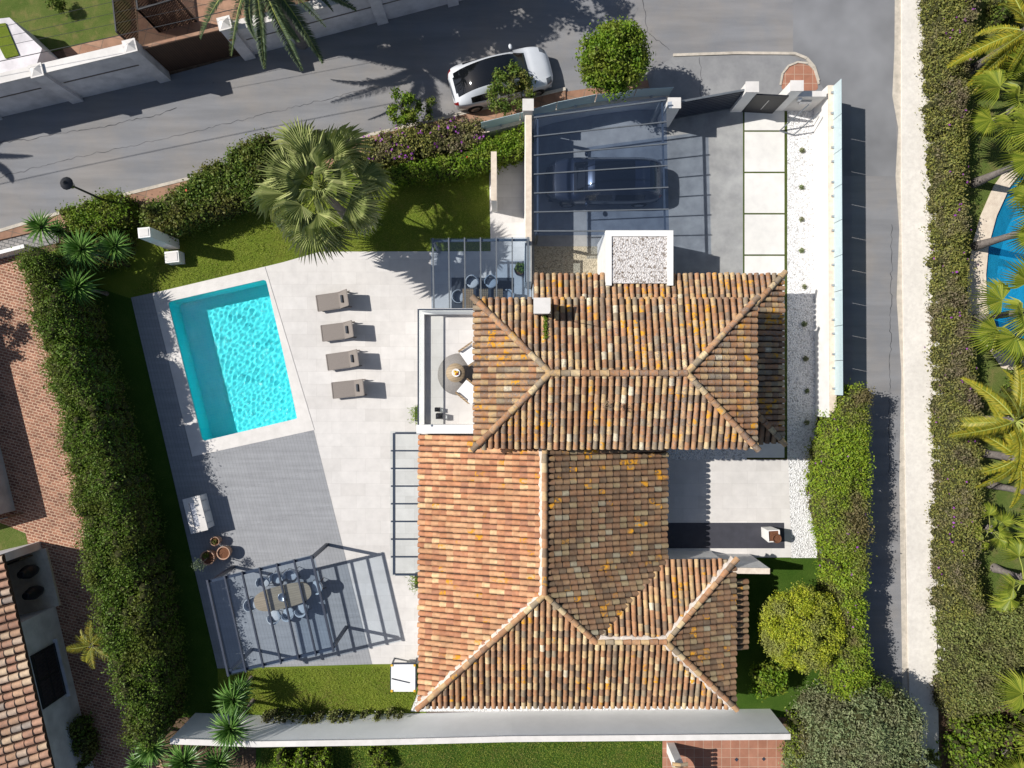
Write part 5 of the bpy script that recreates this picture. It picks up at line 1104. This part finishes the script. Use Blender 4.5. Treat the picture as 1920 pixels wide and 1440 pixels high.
hedge('bottom_bush', 'lime green bush behind the bottom white wall', 'shrub', [(525, 1400), (620, 1400), (628, 1470), (530, 1470)], 1.3, .3, 50, 3800, .11, m['lf_lime'])
hedge('bottom_bush', 'small bright bush on the grass below the white wall', 'shrub', [(690, 1405), (725, 1400), (730, 1440), (700, 1445)], .7, .2, 18, 1000, .1, m['lf_green'])
hedge('trailing_plant', 'trailing creepers hanging over the bottom wall beside the lawn', 'creeper', [(480, 1335), (620, 1333), (770, 1326), (765, 1346), (640, 1358), (500, 1362)], .9, .16, 60, 2200, .085, m['lf_dull'], flowers=(m['white_fab'], 40, .06))
hedge('shrub_border', 'dark low shrub in the neighbour yard near the lower house', 'shrub', [(115, 1360), (170, 1340), (185, 1420), (120, 1450)], 1.2, .3, 40, 2600, .12, m['lf_shrub'])
hedge('garden_shrub', 'dark green shrubs under the feather palm in the upper right corner', 'shrub', [(1856, -30), (1990, -30), (1990, 120), (1872, 128)], 1.3, .35, 60, 7000, .12, m['lf_shrub'])
hedge('garden_shrub', 'dark green shrubs below the blue pool under the golden palms', 'shrub', [(1872, 700), (1990, 690), (1990, 880), (1890, 850)], 1.1, .32, 60, 6000, .11, m['lf_shrub'])
tree('street_tree', 'tree left of the frame dappling the brick yard with shade', 'tree', P(-120, 610), 3.8, 1.3, 2.2, 26, .3, 2600, .14, m['lf_shrub'], 1.2, .1)
sq_ = P(212, 364); tag(MB().box((sq_.x, sq_.y, .006), (.75, .5, .012), math.radians(10)).build('manhole_cover', plain('worn_iron', (.2, .2, .2), (.15, .15, .155), 20, .8, .3)), 'flat grey utility cover set in the street near the lamp', 'manhole cover')
# trees and bushes
tree('bushy_tree', 'dense bright green bushy tree beside the parked white car', 'tree', P(1134, 164), 4.2, 1.5, 2.6, 130, .42, 22000, .12, m['lf_green'], .95)
tree('small_tree', 'small thin tree overlapping the white parked car', 'tree', P(957, 193), 2.4, 1.25, 1.7, 34, .28, 3600, .115, m['lf_shrub'], .85, .06)
tree('young_tree', 'young sparse tree at the kerb left of the white car', 'tree', P(765, 228), 2.1, .95, 1.4, 24, .22, 1700, .12, m['lf_green'], .9, .05)
tree('young_tree', 'thin bare branched sapling just right of the young kerb tree', 'tree', P(808, 226), 1.8, .65, 1.2, 10, .16, 420, .1, m['lf_shrub'], .9, .04)
tree('clipped_tree', 'round clipped yellowish tree between the house and the creeper hedge', 'tree', P(1468, 1148), 3.2, 1.72, 2.4, 240, .3, 52000, .085, m['lf_yellow'], 1.04, shell=.88)
tree('leafy_shrub', 'bright green leafy shrub below the round yellowish tree', 'shrub', P(1425, 1258), 1.7, .95, 1.4, 34, .3, 3000, .13, m['lf_green'], .95, .05)
tree('conifer', 'tall spiky green conifer rising behind the creeper hedge end', 'tree', P(1590, 1265), 3.0, .9, 2.0, 26, .3, 2600, .11, m['lf_shrub'], 1.0, .06)
tree('street_tree', 'large leafy tree behind the street wall at the top edge', 'tree', P(560, -10), 8.0, 2.6, 3.6, 60, .55, 9000, .2, m['lf_grey'], 1.0, .2)
tree('street_tree', 'broad tree beyond the top edge shading the street', 'tree', P(720, -55), 7.5, 2.8, 3.6, 60, .6, 9000, .2, m['lf_shrub'], 1.0, .2)
tree('street_tree', 'loose tree beyond the top edge shading the road by the white car', 'tree', P(880, -95), 7.0, 2.6, 3.4, 46, .55, 6000, .2, m['lf_shrub'], 1.0, .2)
tree('street_tree', 'olive tree whose lowest leaves hang over the street wall', 'tree', P(500, 42), 4.4, 1.0, 1.6, 30, .32, 3200, .12, m['lf_grey'], 1.0, .1)
tree('garden_bush', 'small round dark bush on the neighbour lawn at the top left', 'shrub', P(120, 18), .9, .42, .75, 14, .16, 900, .09, m['lf_shrub'], 1.0, .03)
tree('roadside_bush', 'small bush at the lower end of the pale pavement', 'shrub', P(1735, 1405), 1.0, .45, .8, 10, .18, 600, .1, m['lf_ivy'], 1.0, .03)
# the big fan palm and the palms across the road
fg = lambda n_: fan_mesh(n_, 28, 1.55, m['palm_grey']); fgr = lambda n_: fan_mesh(n_, 30, 1.8, m['palm_green'])
fgold = lambda n_: feather_mesh(n_, 90, .6, m['palm_gold'], .15); fdate = lambda n_: feather_mesh(n_, 95, .95, m['palm_dark'], .13); fyel = lambda n_: feather_mesh(n_, 30, .6, m['palm_gold'], .3)
def at(u, v): return U(u, v)
palm('fan_palm', 'big grey green fan palm on the upper lawn next to the pool terrace', at(-360 * .862, -366 * .862), 4.3, 2.6, fg, 30, lo=-.75, hi=1.25, trunk_r=.2, scatter=.3)
FP = 'fan palms across the side road'
palm('fan_palm', 'fan palm with low fronds at the right edge above the blue pool', at(868, -475), 3.0, 2.1, fgr, 13, group=FP, lo=-.5)
palm('fan_palm', 'tall palm whose grey trunk crosses the small upper right lawn', at(866, -376), 5.4, 2.2, fgr, 16, group=FP)
palm('fan_palm', 'tall palm whose grey trunk crosses the blue pool', at(868, -258), 5.4, 2.2, fgr, 16, group=FP)
palm('fan_palm', 'fan palm hanging over the lower end of the blue pool', at(868, -122), 3.3, 2.2, fgr, 13, group=FP, lo=-.4)
palm('fan_palm', 'palm with bent grey trunk beside the pale green lawn on the right', at(885, 186), 4.6, 2.0, fgr, 9, group=FP)
palm('fan_palm', 'low fan palm with open fans beside the right hedge', at(862, 262), 1.2, 1.1, fgr, 8, group=FP, trunk_r=.12, lo=-.1)
palm('fan_palm', 'broad fan palm at the right edge below the pale green lawn', at(905, 345), 1.8, 1.7, fgr, 8, group=FP, lo=-.3)
palm('fan_palm', 'large fan palm at the right edge over the olive hedge', at(905, 540), 3.2, 2.1, fgr, 12, group=FP, lo=-.4)
palm('fan_palm', 'fan palm in the bottom right corner behind the leafy bush', at(925, 690), 2.4, 1.8, fgr, 11, group=FP, lo=-.4)
palm('feather_palm', 'golden feather palm with arching fronds in the upper right corner', at(862, -590), 3.4, 2.6, fgold, 16, lo=-.85, hi=1.0, scatter=.7)
palm('feather_palm', 'golden feather palm reaching over the pavement below the blue pool', at(850, 62), 3.2, 2.7, fgold, 15, lo=-.85, hi=1.0, scatter=.7)
palm('feather_palm', 'smaller golden green palm with a pale ringed trunk right of the hedge', at(872, 128), 2.6, 2.4, fgold, 14, lo=-.7, hi=1.0, scatter=.7, trunk_r=.2)
palm('date_palm', 'dark date palm with drooping fronds over the street wall at the top', at(-392, -640), 5.4, 2.9, fdate, 24, lo=-.55, hi=1.1, trunk_r=.24)
palm('date_palm', 'second date palm left of the frame dropping a frond shadow on the street', at(-1190, -470), 4.6, 2.3, fdate, 18, lo=-.4, hi=1.0)
palm('young_palm', 'small golden young palm between the dark hedge and the neighbour house', at(-742, 462), 1.8, 1.05, fyel, 10, lo=-.3, hi=.9, trunk_r=.07)
# yuccas
YB = 'spiky yuccas at the corner of the plot'
for (q, z, r, n_, lb_) in [((77, 426), 1.6, .85, 60, 'spiky yucca nearest the street kerb at the left'), ((110, 432), .8, .55, 46, 'smallest yucca partly under the rounded shrub'), ((153, 468), 2.0, 1.0, 90, 'large yucca in the middle of the corner group'), ((144, 538), 2.2, .95, 90, 'lowest yucca of the corner group beside the dark hedge'), ((215, 462), 1.5, .85, 70, 'yucca beside the tall white pillar'), ((118, 487), 1.0, .6, 50, 'low yucca between the two large corner yuccas')]:
    p = P(*q, z); yucca(lb_, (p.x, p.y, 0), z, r, n_, group=YB)
YC = 'spiky yuccas at the bottom left'
for (q, z, r, n_, lb_) in [((436, 1312), 1.6, .9, 80, 'upper yucca at the left end of the lower lawn'), ((452, 1292), 1.2, .6, 50, 'small yucca tucked behind the upper lawn yucca'), ((432, 1366), 2.6, 1.0, 96, 'large yucca overhanging the white bottom wall'), ((285, 1400), 1.6, .95, 80, 'left yucca in front of the end of the dark hedge'), ((345, 1428), 1.8, 1.1, 90, 'middle yucca at the bottom edge left of the white wall'), ((408, 1430), 1.4, .95, 80, 'right yucca at the bottom edge below the white wall'), ((262, 1432), 1.2, .7, 60, 'small yucca at the very bottom edge by the dark yard')]:
    p = P(*q, z); yucca(lb_, (p.x, p.y, 0), z, r, n_, group=YC)
# small tufts in the pebbles
tuft = thing('gravel_plant', 'x', 'plant', (0, 0, 0), group='small tufts in the white gravel'); n_ = 70; d_ = NP.normal(0, 1, (n_, 3)); d_[:, 2] = abs(d_[:, 2]); d_ /= np.linalg.norm(d_, axis=1, keepdims=True); leaf_obj('foliage', d_ * .1 + np.array([0, 0, .04]), d_, .12, m['lf_grey'], tuft, .3); MB().lathe([(.03, -.02), (.05, .05), (0, .07)], (0, 0, 0), 6).build('stem', m['inner'], tuft, local=True)
ty = [(1503, 283), (1502, 352), (1502, 412), (1502, 470), (1507, 538), (1507, 608), (1510, 673), (1512, 733), (1511, 792)]
tn = ['topmost green tuft in the sunlit white gravel', 'second tuft from the gate in the white gravel', 'third tuft from the gate in the white gravel', 'fourth tuft from the gate in the white gravel', 'lowest tuft in the sunlit gravel, just above the roof shadow', 'first tuft inside the roof shadow on the gravel', 'second tuft inside the roof shadow on the gravel', 'third tuft inside the roof shadow, above the last one', 'last tuft in the shaded gravel beside the creeper hedge']
for i, q in enumerate(ty): p = P(*q); place(tuft, i == 0, (p.x, p.y, .012), R.uniform(0, 6), tn[i], sc=R.uniform(.85, 1.1))
gm_ = leafmat('grass_blades', [(.17, .235, .025), (.25, .31, .04), (.36, .39, .07)], (.34, .31, .08), .8)
def blades(label, px, n, mat, h=.07):
    poly = [(q.x, q.y) for q in (P(*a) for a in px)]; xs = [a for a, b in poly]; ys = [b for a, b in poly]; x = NP.uniform(min(xs), max(xs), n * 2); y = NP.uniform(min(ys), max(ys), n * 2); k = inpoly(x, y, poly); x, y = x[k][:n], y[k][:n]
    d = NP.normal(0, .5, (len(x), 3)) + np.array([0, 0, 1.2]); o = leaf_obj('grass', np.stack([x, y, NP.uniform(.01, h, len(x))], 1), d, .06, mat, None, .3); tag(o, label, 'grass', kind='stuff')
blades('green grass blades of the upper lawn between the hedge and the pool terrace', [(250, 552), (330, 440), (480, 400), (720, 345), (915, 330), (918, 470), (600, 470), (480, 502), (286, 547)], 26000, gm_)
blades('green grass blades of the lower lawn beside the white cart', [(440, 1256), (725, 1250), (785, 1300), (770, 1328), (440, 1335)], 12000, gm_)
blades('long green grass below the bottom white wall', [(490, 1392), (1238, 1388), (1238, 1460), (490, 1460)], 24000, gm_, .1)
print('objects', len(bpy.data.objects))
